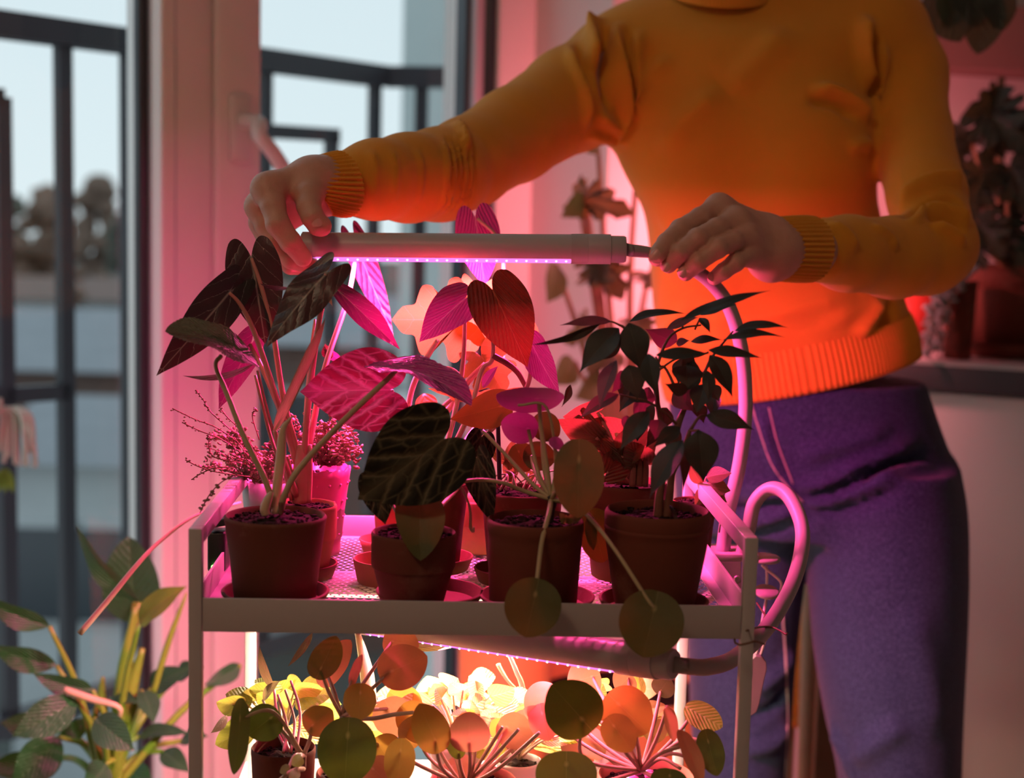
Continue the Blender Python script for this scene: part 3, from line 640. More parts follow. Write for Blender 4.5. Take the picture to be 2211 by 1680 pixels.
def core_fn(X):
    d = np.maximum(body_sdf(X, RT_)+.012, P(1700, 780, BY).z-X[2]); d = smin(d, chain(X, [(c, r-.012) for c, r in NECK]), .02)
    for L_ in (ARM_R, ARM_L): d = smin(d, chain(X, [(c, r-.010) for c, r in L_], .01), .012)
    d = smin(d, jeans_fn(X)+.020, .01)
    for R in (JA, JB):
        a = np.array([R[1][0], R[3][0]-.02, .045]); d = smin(d, cone(X, a+np.array([0, .05, .02]), a+np.array([0, -.12, -.012]), .034, .026), .02)
    hd = np.array(P(1550, -330, 1.72)); d = smin(d, np.sqrt(((X[0]-hd[0])/.074)**2+((X[1]-hd[1])/.092)**2+((X[2]-hd[2])/.11)**2)*.08-.08, .02)
    nk = np.array(P(1553, -60, 1.735)); d = smin(d, cone(X, nk, hd+np.array([0, .02, -.03]), .045, .05), .02)
    f0 = hd+np.array([0, -.088, -.012]); d = smin(d, cone(X, f0+np.array([0, .01, .03]), f0+np.array([0, -.012, -.008]), .008, .012), .01)
    for sx in (-1, 1): d = smin(d, cone(X, hd+np.array([sx*.076, .01, .015]), hd+np.array([sx*.074, .012, -.02]), .012, .009), .006)
    d = smin(d, cone(X, hd+np.array([-.02, -.088, -.055]), hd+np.array([.02, -.088, -.055]), .007, .007), .005)
    return d
hd_top = P(1550, -330, 1.72).z+.13
vc = nets(core_fn, (-.20, 1.25, .0), (P(2120, 500, 1.5).x, 1.90, hd_top), .010)
allV = []; allF = []; off = 0
for v, f in (vc, vr, vl): allV.append(v); allF.append(f+off); off += len(v)
person = ob('person', np_mesh(np.concatenate(allV), np.concatenate(allF)), M_skin, label='person in mustard turtleneck sweater and blue jeans holding the lamp over the trolley', category='person')
sweater = ob('sweater', np_mesh(V, F), M_knit, person)
# hair and eyes of the head above the frame
hd = Vector(P(1550, -330, 1.72)); M_hair = plain('brown_hair', (.06, .03, .018), .5, .4, .3, 80, .3)
m = MB(); m.ball(hd+Vector((0, .022, .018)), 1, 3, (.083, .094, .112)); m.ball(hd+Vector((0, .075, -.10)), 1, 3, (.075, .05, .12)); m.build('hair', M_hair, person)
M_eye = plain('eye_white', (.8, .78, .75), .2); M_iris = plain('iris', (.08, .05, .03), .2)
for sx in (-1, 1):
    e = MB().ball(hd+Vector((sx*.03, -.082, .0)), .012, 2).build('eye', M_eye, person); MB().ball(hd+Vector((sx*.03, -.0905, .0)), .0055, 2).build('iris', M_iris, e)
# nails
def nail(px, py, Y, dirx, diry, L, W_, tilt=0.0, face=(0, -1, .25)):
    c = P(px, py, Y); up = nm(RT*dirx-UP*diry); n = nm(Vector(face)-up*Vector(face).dot(up)); s = up.cross(n); vs = []; fs = []; nu, nv = 7, 7
    for i in range(nu):
        for j in range(nv):
            u = -1+2*i/(nu-1); v = -1+2*j/(nv-1); w = math.sqrt(max(0, 1-max(0, abs(u)-.45)**2/.32)); vs.append(c+up*u*L/2+s*v*w*W_/2+n*(.0012-.0022*(v*w)**2-.0012*u*u*.5))
    fs = [(i*nv+j, (i+1)*nv+j, (i+1)*nv+j+1, i*nv+j+1) for i in range(nu-1) for j in range(nv-1)]
    MB().add(vs, fs).build('nail', M_nail, person)
nail(1413, 549, 1.2515, -.62, .78, .0098, .0085, face=(-.25, -1, .35)); nail(1437, 576, 1.2575, -.62, .78, .0085, .0085, face=(-.3, -1, .05)); nail(1474, 588, 1.2595, -.7, .6, .0090, .0085, face=(-.2, -1, .1)); nail(1537, 597, 1.2725, -.75, .6, .0075, .007, face=(-.2, -1, .1))
nail(685, 476, 1.2165, .35, .9, .0105, .0100, face=(.25, -1, .35))
# ---------------------------------------------------------------- ribbed bands
def ribband(name, ring0, ring1, nrib, amp, rowsn=8, bulge=.0, par=sweater):
    """ring: function angle -> (point, outward normal)"""
    vs = []; fs = []; seg = nrib*6
    for r in range(rowsn+1):
        t = r/rowsn; e = 1 if 0 < r < rowsn else .55
        for k in range(seg):
            w = 2*math.pi*k/seg; a, na = ring0(w); b, nb = ring1(w); p = a*(1-t)+b*t; n_ = (na*(1-t)+nb*t).normalized()
            vs.append(p+n_*(amp*e*math.cos(w*nrib)+bulge*math.sin(math.pi*t)))
    for r in range(rowsn):
        for k in range(seg):
            k2 = (k+1) % seg; fs.append((r*seg+k, r*seg+k2, (r+1)*seg+k2, (r+1)*seg+k))
    # turn the last edge inwards
    for r_, sg in ((rowsn, 1),):
        b = len(vs)
        for k in range(seg):
            w = 2*math.pi*k/seg; p, n_ = ring1(w); vs.append(p-n_*.004)
        for k in range(seg):
            k2 = (k+1) % seg; fs.append((r_*seg+k, r_*seg+k2, b+k2, b+k))
    return ob(name, mesh_of(vs, fs), M_knit, par)
def tube_ring(c, d, rx, ry, up):
    c = Vector(c); d = nm(d); u = nm(Vector(up)-d*Vector(up).dot(d)); s = d.cross(u)
    def f(w): n_ = s*math.cos(w)/rx+u*math.sin(w)/ry; return c+s*math.cos(w)*rx+u*math.sin(w)*ry, n_.normalized()
    return f
def hem_ring(z_off, grow):
    def f(w):
        x = math.copysign(abs(math.cos(w))**.87, math.cos(w)); y = math.copysign(abs(math.sin(w))**.87, math.sin(w)); z = hem_c.z+z_off
        for _ in range(6):
            q = [np.interp(z, RT_[0], RT_[k]) for k in range(1, 5)]; X_ = q[0]+(q[1]+grow)*x; z = hemz(X_)+z_off
        return Vector((X_, q[2]+(q[3]+grow)*y, z)), Vector((math.cos(w)/q[1], math.sin(w)/q[3], 0)).normalized()
    return f
ribband('ribbed_hem', hem_ring(.052, .0012), hem_ring(.0, .0002), 150, .0010, 8, .0025)
cw0 = P(742, 397, 1.284); cw1 = P(668, 413, 1.262)
ribband('ribbed_cuff', tube_ring(cw0, cw1-cw0, .0285, .0275, (0, 0, 1)), tube_ring(cw1, RT*-.68-UP*.70+Vector((0, -.2, 0)), .0250, .0268, RT*-.76+UP*.65), 40, .0011, 8, .0012)
cr0 = P(1752, 538, 1.362); cr1 = P(1648, 537, 1.330)
ribband('ribbed_cuff', tube_ring(cr0, cr1-cr0, .0285, .0290, (0, 0, 1)), tube_ring(cr1, Vector((-1, -.35, .02)), .0235, .0250, (0, 0, 1)), 40, .0011, 8, .001)
nc0 = P(1553, 0, 1.70); nc1 = P(1553, -90, 1.70)
ribband('ribbed_collar', tube_ring(nc0+Vector((0, -.004, .006)), (0, -.38, 1), .058, .064, (0, 1, 0)), tube_ring(nc1, (0, -.05, 1), .053, .055, (0, 1, 0)), 90, .0006, 6, .003)
# ---------------------------------------------------------------- jeans
def denim():
    t = NT('blue_denim'); o = t.obj(); n1 = t.noise(9, 4); w = t.n('TexWave'); w.bands_direction = 'DIAGONAL'; w.inputs['Scale'].default_value = 420; w.inputs['Distortion'].default_value = .6; t.put(w.inputs['Vector'], o); n2 = t.noise(500, 3)
    c = t.mix(n1, (.005, .013, .040, 1), (.017, .036, .090, 1)); c = t.mix(t.math('MULTIPLY', t.math('SUBTRACT', n2, .40), 1.2, clamp=True), c, (.09, .14, .25, 1)); c = t.mix(t.math('MULTIPLY', t.math('SUBTRACT', t.noise(900, 2), .5), 1.5, clamp=True), c, (.004, .008, .02, 1))
    return t.out(t.bsdf(c, .82, .25, t.bump(t.math('ADD', w.outputs[1], n2), .3, .0008), Sheen_Weight=.1))
M_denim = denim(); M_stitch = plain('pale_seam_thread', (.30, .26, .24), .8)
lo_ = (P(1440, 1200, BY).x-.03, 1.50, .02); hi_ = (P(2100, 1200, BY).x+.03, 1.92, hem_c.z+.05)
V, F = nets(jeans_fn, lo_, hi_, .0065); N = vnormals(V, F); bvh = BVHTree.FromPolygons([tuple(v) for v in V], [tuple(int(i) for i in f) for f in F]); DISP = np.zeros(len(V))
for pts, a_, w_ in (([(1720, 1065), (1800, 1035), (1900, 985), (1990, 950)], .007, .012), ([(1715, 1080), (1800, 1055), (1900, 1010), (2010, 975)], -.007, .010), ([(1730, 1095), (1830, 1070), (1930, 1030), (2020, 1005)], .006, .012), ([(1740, 1110), (1850, 1090), (1950, 1050)], -.004, .012),
                    ([(1600, 1075), (1660, 1065), (1720, 1060)], .006, .012), ([(1560, 1110), (1640, 1095), (1710, 1085)], -.006, .010), ([(1580, 1140), (1650, 1120), (1720, 1100)], .006, .012), ([(1560, 1180), (1650, 1150), (1725, 1120)], -.004, .012), ([(1720, 985), (1820, 960), (1930, 925)], .004, .016), ([(1640, 880), (1660, 960), (1690, 1040)], .004, .008),
                    ([(1620, 1500), (1680, 1450), (1710, 1400)], .005, .014), ([(1600, 1560), (1670, 1530), (1704, 1480)], -.005, .012), ([(1590, 1620), (1660, 1610), (1700, 1560)], .005, .014), ([(1830, 1650), (1900, 1600), (1960, 1560)], .004, .02), ([(1790, 1560), (1830, 1640), (1850, 1700)], .004, .02), ([(1960, 1300), (2000, 1450), (2030, 1600)], .003, .03),
                    ([(1730, 1085), (1742, 1105), (1738, 1150)], -.003, .012)): fold(pts, a_, w_)
V = V+N*DISP[:, None]; jeans = ob('jeans', np_mesh(V, F), M_denim, person)
bvh = BVHTree.FromPolygons([tuple(v) for v in V], [tuple(int(i) for i in f) for f in F])
def seam(pts, name, r=.0012):
    o_ = []
    for x, y in crom(pts, 8):
        h = bvh.ray_cast(CAMP, ray(x, y).normalized())
        if h[0] is not None: o_.append(h[0])
    if len(o_) > 2: MB().tube(o_, r, 6).build(name, M_stitch, jeans)
seam([(1622, 872), (1640, 930), (1665, 1000), (1700, 1050), (1735, 1085)], 'fly_seam'); seam([(1690, 1330), (1698, 1450), (1700, 1560), (1694, 1680)], 'inner_seam', .0016); seam([(1660, 880), (1680, 960), (1712, 1045)], 'fly_seam', .001)
# ================================================================ plant kit
def leafmat(name, base, vein, style='plain', nv=6, rough=.4, trans=.3, vw=.10, slope=.55, under=None, tcol=None, spec=.45, bump=.5, mid=.035, mot=.15):
    """u, v come from the leaf's own UV map: u along the midrib from the stalk, v across"""
    t = NT(name); u, v, uv = t.uv(); av = t.math('ABSOLUTE', v); nz = t.noise(7, 4, uv)
    B = lin(base); Vn = lin(vein)
    col = t.mix(nz, tuple(x*(1-mot) for x in B[:3])+(1,), tuple(min(1, x*(1+mot)) for x in B[:3])+(1,))
    g = None
    midm = t.math('SUBTRACT', 1.0, t.math('DIVIDE', av, t.math('MAXIMUM', t.math('MULTIPLY_ADD', u, -mid*.75, mid), .006)), clamp=True)
    if style in ('pinnate', 'net', 'heart'):
        ph = t.math('SUBTRACT', u, t.math('MULTIPLY', t.math('POWER', av, 1.0 if style != 'heart' else .8), slope))
        ph = t.math('ADD', ph, t.math('MULTIPLY', t.math('SUBTRACT', nz, .5), .14 if style == 'net' else .10))
        fr = t.math('FRACT', t.math('ADD', t.math('MULTIPLY', ph, nv), 10.25)); tri = t.math('ABSOLUTE', t.math('MULTIPLY_ADD', fr, 2.0, -1.0))     # 1 at the vein
        wv = t.math('MULTIPLY_ADD', av, -vw*.6, vw); side = t.math('DIVIDE', t.math('SUBTRACT', tri, t.math('SUBTRACT', 1.0, wv)), wv, clamp=True)
        vm = t.math('MAXIMUM', midm, side); g = t.math('ABSOLUTE', t.math('SUBTRACT', tri, 1.0))
        if style == 'net':
            vo = t.n('TexVoronoi', feature='DISTANCE_TO_EDGE'); vo.inputs['Scale'].default_value = 3.2; t.put(vo.inputs['Vector'], uv)
            net = t.math('SUBTRACT', 1.0, t.math('DIVIDE', vo.outputs['Distance'], .075), clamp=True)
            halo = t.math('MULTIPLY', t.math('DIVIDE', t.math('SUBTRACT', tri, .45), .55, clamp=True), .35)
            vm = t.math('MAXIMUM', vm, t.math('MAXIMUM', t.math('MULTIPLY', net, .55), halo))
            vm = t.math('MAXIMUM', vm, t.math('MULTIPLY', t.math('SUBTRACT', 1.0, t.math('DIVIDE', av, .30), clamp=True), .5))
        col = t.mix(vm, col, Vn)
    else:
        vm = t.math('MULTIPLY', midm, .5); col = t.mix(vm, col, Vn)
        if style == 'spot':
            d = t.n('VectorMath', operation='LENGTH'); t.put(d.inputs[0], uv); sp = t.math('SUBTRACT', 1.0, t.math('DIVIDE', d.outputs['Value'], .10), clamp=True); col = t.mix(sp, col, Vn)
    geo = t.n('NewGeometry')
    if under is not None: col = t.mix(geo.outputs['Backfacing'], col, lin(under))
    h = t.math('MULTIPLY', t.noise(40, 3, uv), .25)
    if g is not None: h = t.math('ADD', h, t.math('POWER', g, .6))
    nr = t.bump(h, bump, .003)
    b = t.bsdf(col, rough, spec, nr)
    if trans > 0:
        tr = t.n('BsdfTranslucent'); tc = lin(tcol) if tcol is not None else None
        if tc is None: t.put(tr.inputs[0], t.mix(.55, col, (.6, .5, .15, 1)))
        else: t.put(tr.inputs[0], t.mix(t.math('MULTIPLY', vm, .5), tc, Vn))
        mx = t.n('MixShader'); mx.inputs[0].default_value = trans; t.put(mx.inputs[1], b); t.put(mx.inputs[2], tr.outputs[0]); return t.out(mx.outputs[0])
    return t.out(b)
OUT = {  # half outlines: u along the midrib, v across, from behind the stalk to the tip
 'heart': [(-.01, 0), (-.13, .14), (-.20, .40), (-.15, .70), (.02, .92), (.22, 1), (.42, .92), (.62, .70), (.80, .40), (.92, .15), (1, 0)],
 'arrow': [(-.02, 0), (-.11, .10), (-.21, .27), (-.25, .48), (-.20, .72), (-.05, .90), (.12, 1), (.34, .96), (.58, .74), (.78, .42), (.92, .14), (1, 0)],
 'pilea': [(-.36, 0), (-.345, .28), (-.24, .62), (-.03, .90), (.25, 1), (.53, .93), (.78, .66), (.94, .30), (1, 0)],
 'pileac': [(-.62, 0), (-.58, .35), (-.42, .72), (-.12, .96), (.18, 1), (.50, .90), (.77, .62), (.94, .28), (1, 0)],
 'ficus': [(0, 0), (.05, .25), (.16, .70), (.32, 1), (.48, .97), (.63, .74), (.76, .44), (.86, .20), (.93, .08), (1, 0)],
 'lance': [(0, 0), (.08, .45), (.22, .85), (.40, 1), (.58, .92), (.76, .60), (.90, .24), (1, 0)],
 'oval': [(0, 0), (.04, .35), (.16, .78), (.36, 1), (.58, .96), (.78, .70), (.93, .32), (1, 0)],
 'lobed': [(0, 0), (-.20, .15), (-.34, .55), (-.20, .62), (-.06, .46), (.0, .80), (.10, 1.0), (.22, .92), (.26, .60), (.34, .50), (.46, .78), (.60, .80), (.66, .55), (.70, .36), (.86, .30), (1, 0)],
 'monstera': [(-.02, 0), (-.16, .22), (-.22, .55), (-.08, .86), (.05, .95), (.10, .40), (.14, .38), (.20, .98), (.32, .94), (.34, .36), (.38, .34), (.48, .82), (.60, .72), (.60, .30), (.64, .28), (.78, .48), (.90, .22), (1, 0)],
}
_oc = {}
def outline(kind, n=3):
    k0 = kind; kind = (k0, n)
    if kind not in _oc:
        h = OUT[k0]
        c = np.array(h) if k0 == 'monstera' else crom(h, n)
        c = c[np.array([True]+[np.linalg.norm(c[i]-c[i-1]) > 1e-5 for i in range(1, len(c))])]
        full = np.vstack([c, (c[1:-1]*[1, -1])[::-1]]); _oc[kind] = full
    return _oc[kind]
def leaf(kind, m, a, b, hw, roll=0.0, bend=0.0, fold=0.0, parent=None, wave=0.0, droop=0.0, name='leaf', face=None, hw2=None, curl=0.0, quilt=None):
    """a: stalk point (px,py,Y); b: tip; hw: half width in pixels as it is seen; roll: degrees the blade turns about its midrib;
    bend: midrib sag in parts of its length; fold: V fold; wave: ripple; curl: rolls the sides up; hw2: other half's width"""
    A = P(*a); B = P(*b); L = (B-A).length; ax = (B-A)/L; cv = (CAMP-A).normalized() if face is None else nm(face)
    sd = nm(ax.cross(cv)); n0 = nm(sd.cross(ax)); r = math.radians(roll); s = sd*math.cos(r)+n0*math.sin(r); n = nm(s.cross(ax))
    W = hw/FPX*a[2]/max(.25, abs(math.cos(r))); W2 = W if hw2 is None else W*hw2/hw
    o = outline(kind) if quilt is None else outline(kind, 9); K = len(o); rings = (0, .22, .42, .62, .8, .92, 1.0) if quilt is None else tuple(np.linspace(0, 1, 17)); vs = []; uv = []; ph = random.uniform(0, 6)
    S = np.array(s); Nn = np.array(n); AX = np.array(ax); A0 = np.array(A)
    for t in rings:
        q = o*t if t > 0 else np.zeros((1, 2))
        for u, v in q:
            w = v*(W if v > 0 else W2); av = abs(v)
            lift = fold*abs(w)+bend*L*4*u*(1-u)*(1 if u > 0 else .6)-droop*L*u*u+wave*L*.05*math.sin(9*u+ph+2*np.sign(v))*av
            if quilt: lift += quilt[1]*W*(abs(math.sin(math.pi*quilt[0]*(u-quilt[2]*av)))-.5)*min(1, 4*av)*(1-.6*t)
            if curl: 
                th = curl*v; rr = W/curl; w = rr*math.sin(th); lift += rr*(1-math.cos(th))
            vs.append(A0+AX*(u*L)+S*w+Nn*lift); uv.append((u, v))
    fs = [(0, 1+k, 1+(k+1) % K) for k in range(K)]
    for i in range(len(rings)-2):
        p = 1+i*K; q_ = p+K; fs += [(p+k, q_+k, q_+(k+1) % K, p+(k+1) % K) for k in range(K)]
    me = mesh_of(vs, fs, True, uv); return ob(name, me, m, parent)
def stalk(pts, m, parent, seg=8, name='stem', n=6):
    """pts: (px, py, Y, radius in pixels)"""
    pp, rr = px_path([(x, y, Y, r/FPX*Y) for x, y, Y, r in pts], n); return MB().tube(pp, rr, seg).build(name, m, parent)
def soilmat():
    t = NT('potting_soil'); n = t.noise(220, 5); c = t.ramp(n, (.3, (.006, .004, .003)), (.55, (.022, .013, .010)), (.80, (.060, .030, .016))); return t.out(t.bsdf(c, .95, .08, t.bump(n, .8, .003)))
M_soil = soilmat()
def claymat(name, a, b):
    t = NT(name); n = t.noise(30, 5); n2 = t.noise(260, 3); c = t.mix(n, lin(a), lin(b)); c = t.mix(t.math('MULTIPLY', t.math('SUBTRACT', t.noise(14, 6, None, .7), .58), 3, clamp=True), c, (.26, .15, .11, 1))
    return t.out(t.bsdf(c, .78, .25, t.bump(n2, .15, .0008)))
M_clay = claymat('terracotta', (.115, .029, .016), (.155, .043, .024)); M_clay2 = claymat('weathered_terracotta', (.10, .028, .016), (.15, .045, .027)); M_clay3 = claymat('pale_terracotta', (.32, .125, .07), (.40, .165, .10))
def soil(c, z, r, parent, pebb=150, big=.0022, name='soil'):
    m = MB(); vs = []; fs = []; R_, S_ = 9, 36
    for i in range(R_+1):
        for k in range(S_):
            w = 2*math.pi*k/S_; rr = r*i/R_; x = c.x+rr*math.cos(w); y = c.y+rr*math.sin(w); vs.append((x, y, z+(noise.noise(Vector((x, y, z))*160)*.0022 if i < R_ else 0)+.002*(1-(i/R_)**2)))
    fs = [(i*S_+k, i*S_+(k+1) % S_, (i+1)*S_+(k+1) % S_, (i+1)*S_+k) for i in range(R_) for k in range(S_)]
    m.add(vs, fs)
    for k in range(pebb):
        a = random.uniform(0, 6.28); rr = r*.95*math.sqrt(random.random()); m.ball((c.x+rr*math.cos(a), c.y+rr*math.sin(a), z+.0015), random.uniform(.0006, big), 1, (1, random.uniform(.5, 1), .7), .25)
    return m.build(name, M_soil, parent, kind='stuff')
def pot(t, px, py, Y, rpx, zbot, style='lip', m=None, taper=.80, fill=.92, pebb=150, big=.0022, soilz=None):
    """terracotta pot as part of t; px,py = centre of the rim circle"""
    m = m or M_clay; c = P(px, py, Y); R = rpx/FPX*Y; h = c.z-zbot; rb = R*taper; th = R*.075; g = lambda k: rb+(R*.97-rb)*k
    if style == 'lip': pr = [(0, 0), (rb-.002, 0), (rb, .0015), (g(.5), h*.5), (R*.985, h*.93), (R, h*.96), (R*.995, h-.0012), (R*.965, h), (R*.93, h-.001), (R*.91, h*.90), (rb*.85, h*.2), (0, h*.2)]
    elif style == 'band': pr = [(0, 0), (rb-.002, 0), (rb, .0015), (R*.93, h*.49), (R*.935, h*.505), (R*.975, h*.52), (R*.985, h*.54), (R, h*.96), (R*.99, h-.001), (R*.965, h), (R*.92, h-.001), (R*.90, h*.9), (rb*.85, h*.2), (0, h*.2)]
    elif style == 'round': pr = [(0, 0), (rb*.92, 0), (rb*.97, .002), (rb*1.02, h*.10), (g(.55), h*.4), (R*.985, h*.74), (R*.985, h*.80), (R*1.0, h*.81), (R*1.0, h*.845), (R*.99, h*.85), (R*.998, h*.86), (R*1.0, h*.955), (R*.985, h-.0015), (R*.955, h), (R*.92, h-.001), (R*.905, h*.9), (rb*.85, h*.2), (0, h*.2)]
    elif style == 'cyl': pr = [(0, 0), (rb-.002, 0), (rb, .002), (R*.975, h*.78), (R*.985, h*.86), (R*1.0, h*.875), (R*1.0, h*.97), (R*.985, h-.0008), (R*.95, h), (R*.925, h-.0015), (R*.915, h*.85), (rb*.85, h*.2), (0, h*.2)]
    o = MB().lathe(pr, (c.x, c.y, zbot), 56).build('pot', m, t); sharp(o, 50)
    sz = zbot+h*fill if soilz is None else soilz
    soil(Vector((c.x, c.y, 0)), sz, R*.905, t, pebb, big); return c, R, sz
def saucer(px, Y, rpx, z, label, m=None, h=.011, dy=0.0, group=None):
    c = P(px, 1280, Y); c.y = Y+dy; r = rpx/FPX*Y; t = thing('saucer', label, 'saucer', (c.x, c.y, z), group)
    o = MB().lathe([(0, 0), (r*.84, 0), (r*.87, .0008), (r*.99, h*.85), (r, h*.95), (r*.985, h), (r*.95, h), (r*.93, h*.9), (r*.84, .0032), (0, .0026)], (c.x, c.y, z), 48).build('dish', m or M_clay, t); sharp(o, 50); return t
# ================================================================ upper tray: leaf materials
L_aloc = leafmat('alocasia_leaf', (.016, .024, .022), (.28, .28, .23), 'pinnate', 4.2, .28, .07, .055, .42, bump=.25, under=(.10, .03, .035), tcol=(.30, .02, .05), mid=.075)
L_alo2 = leafmat('alocasia_leaf_pink_lit', (.05, .012, .024), (.34, .20, .22), 'pinnate', 5.5, .33, .14, .09, .42, tcol=(.4, .04, .2), mid=.09)  # pink lamp light put into the colour of the leaves near the tube
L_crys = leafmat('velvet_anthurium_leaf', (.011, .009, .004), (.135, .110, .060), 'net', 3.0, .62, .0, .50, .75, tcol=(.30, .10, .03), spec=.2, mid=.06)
L_cryp = leafmat('velvet_anthurium_leaf_pink_lit', (.020, .002, .010), (.85, .26, .62), 'net', 3.6, .55, .10, .62, .75, tcol=(.5, .05, .12), spec=.25, mid=.05)  # lit copy of the velvet leaf, the lamp's magenta painted into its colour
L_quil = leafmat('quilted_leaf', (.13, .15, .13), (.20, .22, .19), 'heart', 11, .45, .22, .10, .9, bump=1.0)
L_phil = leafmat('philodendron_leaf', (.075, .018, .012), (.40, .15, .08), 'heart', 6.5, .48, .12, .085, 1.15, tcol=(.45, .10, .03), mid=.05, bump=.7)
L_phip = leafmat('philodendron_leaf_pink_lit', (.48, .05, .30), (.75, .36, .58), 'heart', 6.5, .42, .14, .12, 1.1, tcol=(.4, .05, .25), mid=.06, bump=.6)  # leaf close to the lamp, its magenta light worked into the base colour
L_oran = leafmat('orange_lobed_leaf', (.22, .15, .04), (.34, .24, .08), 'pinnate', 4, .5, .45, .06, .5, tcol=(.28, .20, .03))
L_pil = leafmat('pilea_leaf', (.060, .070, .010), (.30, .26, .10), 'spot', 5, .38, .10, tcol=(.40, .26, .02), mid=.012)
L_pilp = leafmat('pilea_leaf_pink_lit', (.36, .04, .22), (.5, .16, .36), 'spot', 5, .36, .15, tcol=(.35, .05, .22), mid=.012)  # lit copy of the pilea leaf, tinted with the lamp's pink
L_fic = leafmat('ficus_leaf', (.012, .020, .015), (.06, .07, .05), 'plain', 5, .27, .10, under=(.05, .045, .03), tcol=(.10, .05, .01), mid=.03)
L_ficp = leafmat('ficus_leaf_pink_lit', (.10, .055, .07), (.2, .12, .12), 'plain', 5, .33, .25, tcol=(.3, .05, .1), mid=.03)  # ficus leaf where it catches the pink lamp, that light painted in
L_grn = leafmat('small_green_leaf', (.10, .13, .045), (.3, .3, .15), 'pinnate', 6, .45, .35, .08, .5, tcol=(.4, .3, .06))
L_roll = leafmat('rolled_gray_leaf', (.30, .29, .20), (.40, .38, .28), 'heart', 8, .5, .25, .06, .8)
S_red = plain('rosy_leaf_stalk', (.50, .22, .18), .4, .5, .2, 60); S_grn = plain('green_leaf_stalk', (.38, .30, .16), .42, .5, .2, 60); S_pale = plain('pale_leaf_stalk', (.50, .34, .25), .4, .5, .15, 60); S_dark = plain('woody_stem', (.17, .075, .05), .7, .3, .35, 120, .3); S_sheath = plain('pale_leaf_sheath', (.52, .40, .26), .45, .4, .15, 50)
Zf = FLZ+.0005
# ---- front left pot: anthurium with a quilted leaf
saucer(595, 1.05, 119, Zf, 'terracotta saucer under the front left pot')
t = thing('potted_anthurium', 'front left terracotta pot with thin stalks, a pale sheath and two quilted leaves', 'potted plant', P(595, 1285, 1.05))
pot(t, 595, 1111, 1.05, 112, Zf+.0034, 'lip', M_clay2, .80, .93, 220)
stalk([(592, 1098, 1.052, 7), (570, 1030, 1.055, 7), (530, 950, 1.06, 6.5), (490, 850, 1.07, 6), (466, 790, 1.075, 5), (478, 768, 1.08, 5)], S_grn, t)
stalk([(606, 1104, 1.048, 8), (615, 1068, 1.045, 7), (648, 1010, 1.05, 7), (740, 910, 1.07, 6.5), (830, 825, 1.09, 6), (856, 800, 1.095, 5)], S_grn, t)
stalk([(597, 1110, 1.052, 12), (598, 1060, 1.055, 11), (606, 990, 1.06, 11.5), (611, 930, 1.062, 8), (626, 905, 1.062, 3), (634, 898, 1.062, 1)], S_sheath, t, name='leaf_sheath')
stalk([(575, 1112, 1.045, 10), (572, 1098, 1.045, 11), (580, 1075, 1.046, 9), (588, 1062, 1.047, 4)], S_sheath, t, name='stem_stump')
stalk([(607, 1112, 1.043, 5), (606, 1085, 1.043, 5)], S_dark, t, name='root_collar')
leaf('pilea', L_quil, (508, 762, 1.08), (356, 716, 1.05), 30, -60, .06, .25, t, .5, quilt=(11, .16, .8))
leaf('pilea', L_phip, (852, 797, 1.095), (1018, 877, 1.06), 29, 58, .10, .25, t, .5, quilt=(11, .16, .8))
# ---- alocasia behind it
saucer(652, 1.135, 78, Zf, 'terracotta saucer under the alocasia pot, behind the front left pot')
t = thing('potted_alocasia', 'alocasia with arrow shaped dark leaves in the terracotta pot behind the front left one', 'potted plant', P(655, 1240, 1.13))
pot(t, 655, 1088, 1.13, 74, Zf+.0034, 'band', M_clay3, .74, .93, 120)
for a, b, r in (((648, 1085), (652, 960), 20), ((640, 1085), (618, 985), 10), ((662, 1085), (668, 960), 11)):
    stalk([(a[0], a[1], 1.13, r), ((a[0]+b[0])/2, (a[1]+b[1])/2, 1.13, r*.95), (b[0], b[1], 1.13, r*.55)], S_red, t, name='leaf_sheath')
al = [((495, 632, 1.12), [(642, 1000), (604, 880), (552, 725), (520, 660)], 'A'), ((543, 558, 1.14), [(648, 1000), (612, 860), (588, 710), (562, 612)], 'B'), ((703, 592, 1.08), [(655, 1000), (668, 850), (688, 700), (697, 640)], 'C'),
      ((713, 612, 1.16), [(658, 990), (668, 820), (692, 680)], 'D'), ((772, 528, 1.30), [(664, 980), (700, 800), (752, 640)], 'E'), ((540, 743, 1.15), [(640, 1000), (610, 900), (575, 815), (556, 775)], 'F')]
for (ex, ey, eY), mid_, k in al:
    n = len(mid_); stalk([(x, y, 1.13+(eY-1.13)*(i/n)**1.3, 7.5-3.2*i/n) for i, (x, y) in enumerate(mid_)]+[(ex, ey, eY, 3.6)], S_red, t)
leaf('arrow', L_aloc, (495, 632, 1.12), (337, 812, 1.09), 47, 10, .03, .10, t, .5)
leaf('arrow', L_aloc, (543, 558, 1.14), (573, 744, 1.13), 60, 8, .02, .08, t, .5)
leaf('arrow', L_aloc, (703, 592, 1.08), (574, 750, 1.06), 44, -22, .05, -.15, t, .9)
leaf('lance', L_alo2, (708, 608, 1.16), (864, 755, 1.17), 27, 25, .02, .25, t, .3)
leaf('arrow', L_alo2, (770, 530, 1.305), (849, 722, 1.31), 29, 10, -.04, .15, t, .4)
leaf('arrow', L_alo2, (541, 745, 1.15), (472, 884, 1.14), 33, -20, .02, .3, t, .4)
leaf('lance', L_aloc, (553, 782, 1.12), (394, 811, 1.10), 7, 70, .10, .1, t)
leaf('lance', L_aloc, (628, 622, 1.12), (560, 612, 1.11), 5, 70, .05, .1, t)
leaf('lance', L_aloc, (715, 775, 1.2), (702, 742, 1.2), 12, 30, .1, .2, t); leaf('lance', L_alo2, (735, 778, 1.21), (700, 746, 1.2), 10, 30, .1, .2, t)
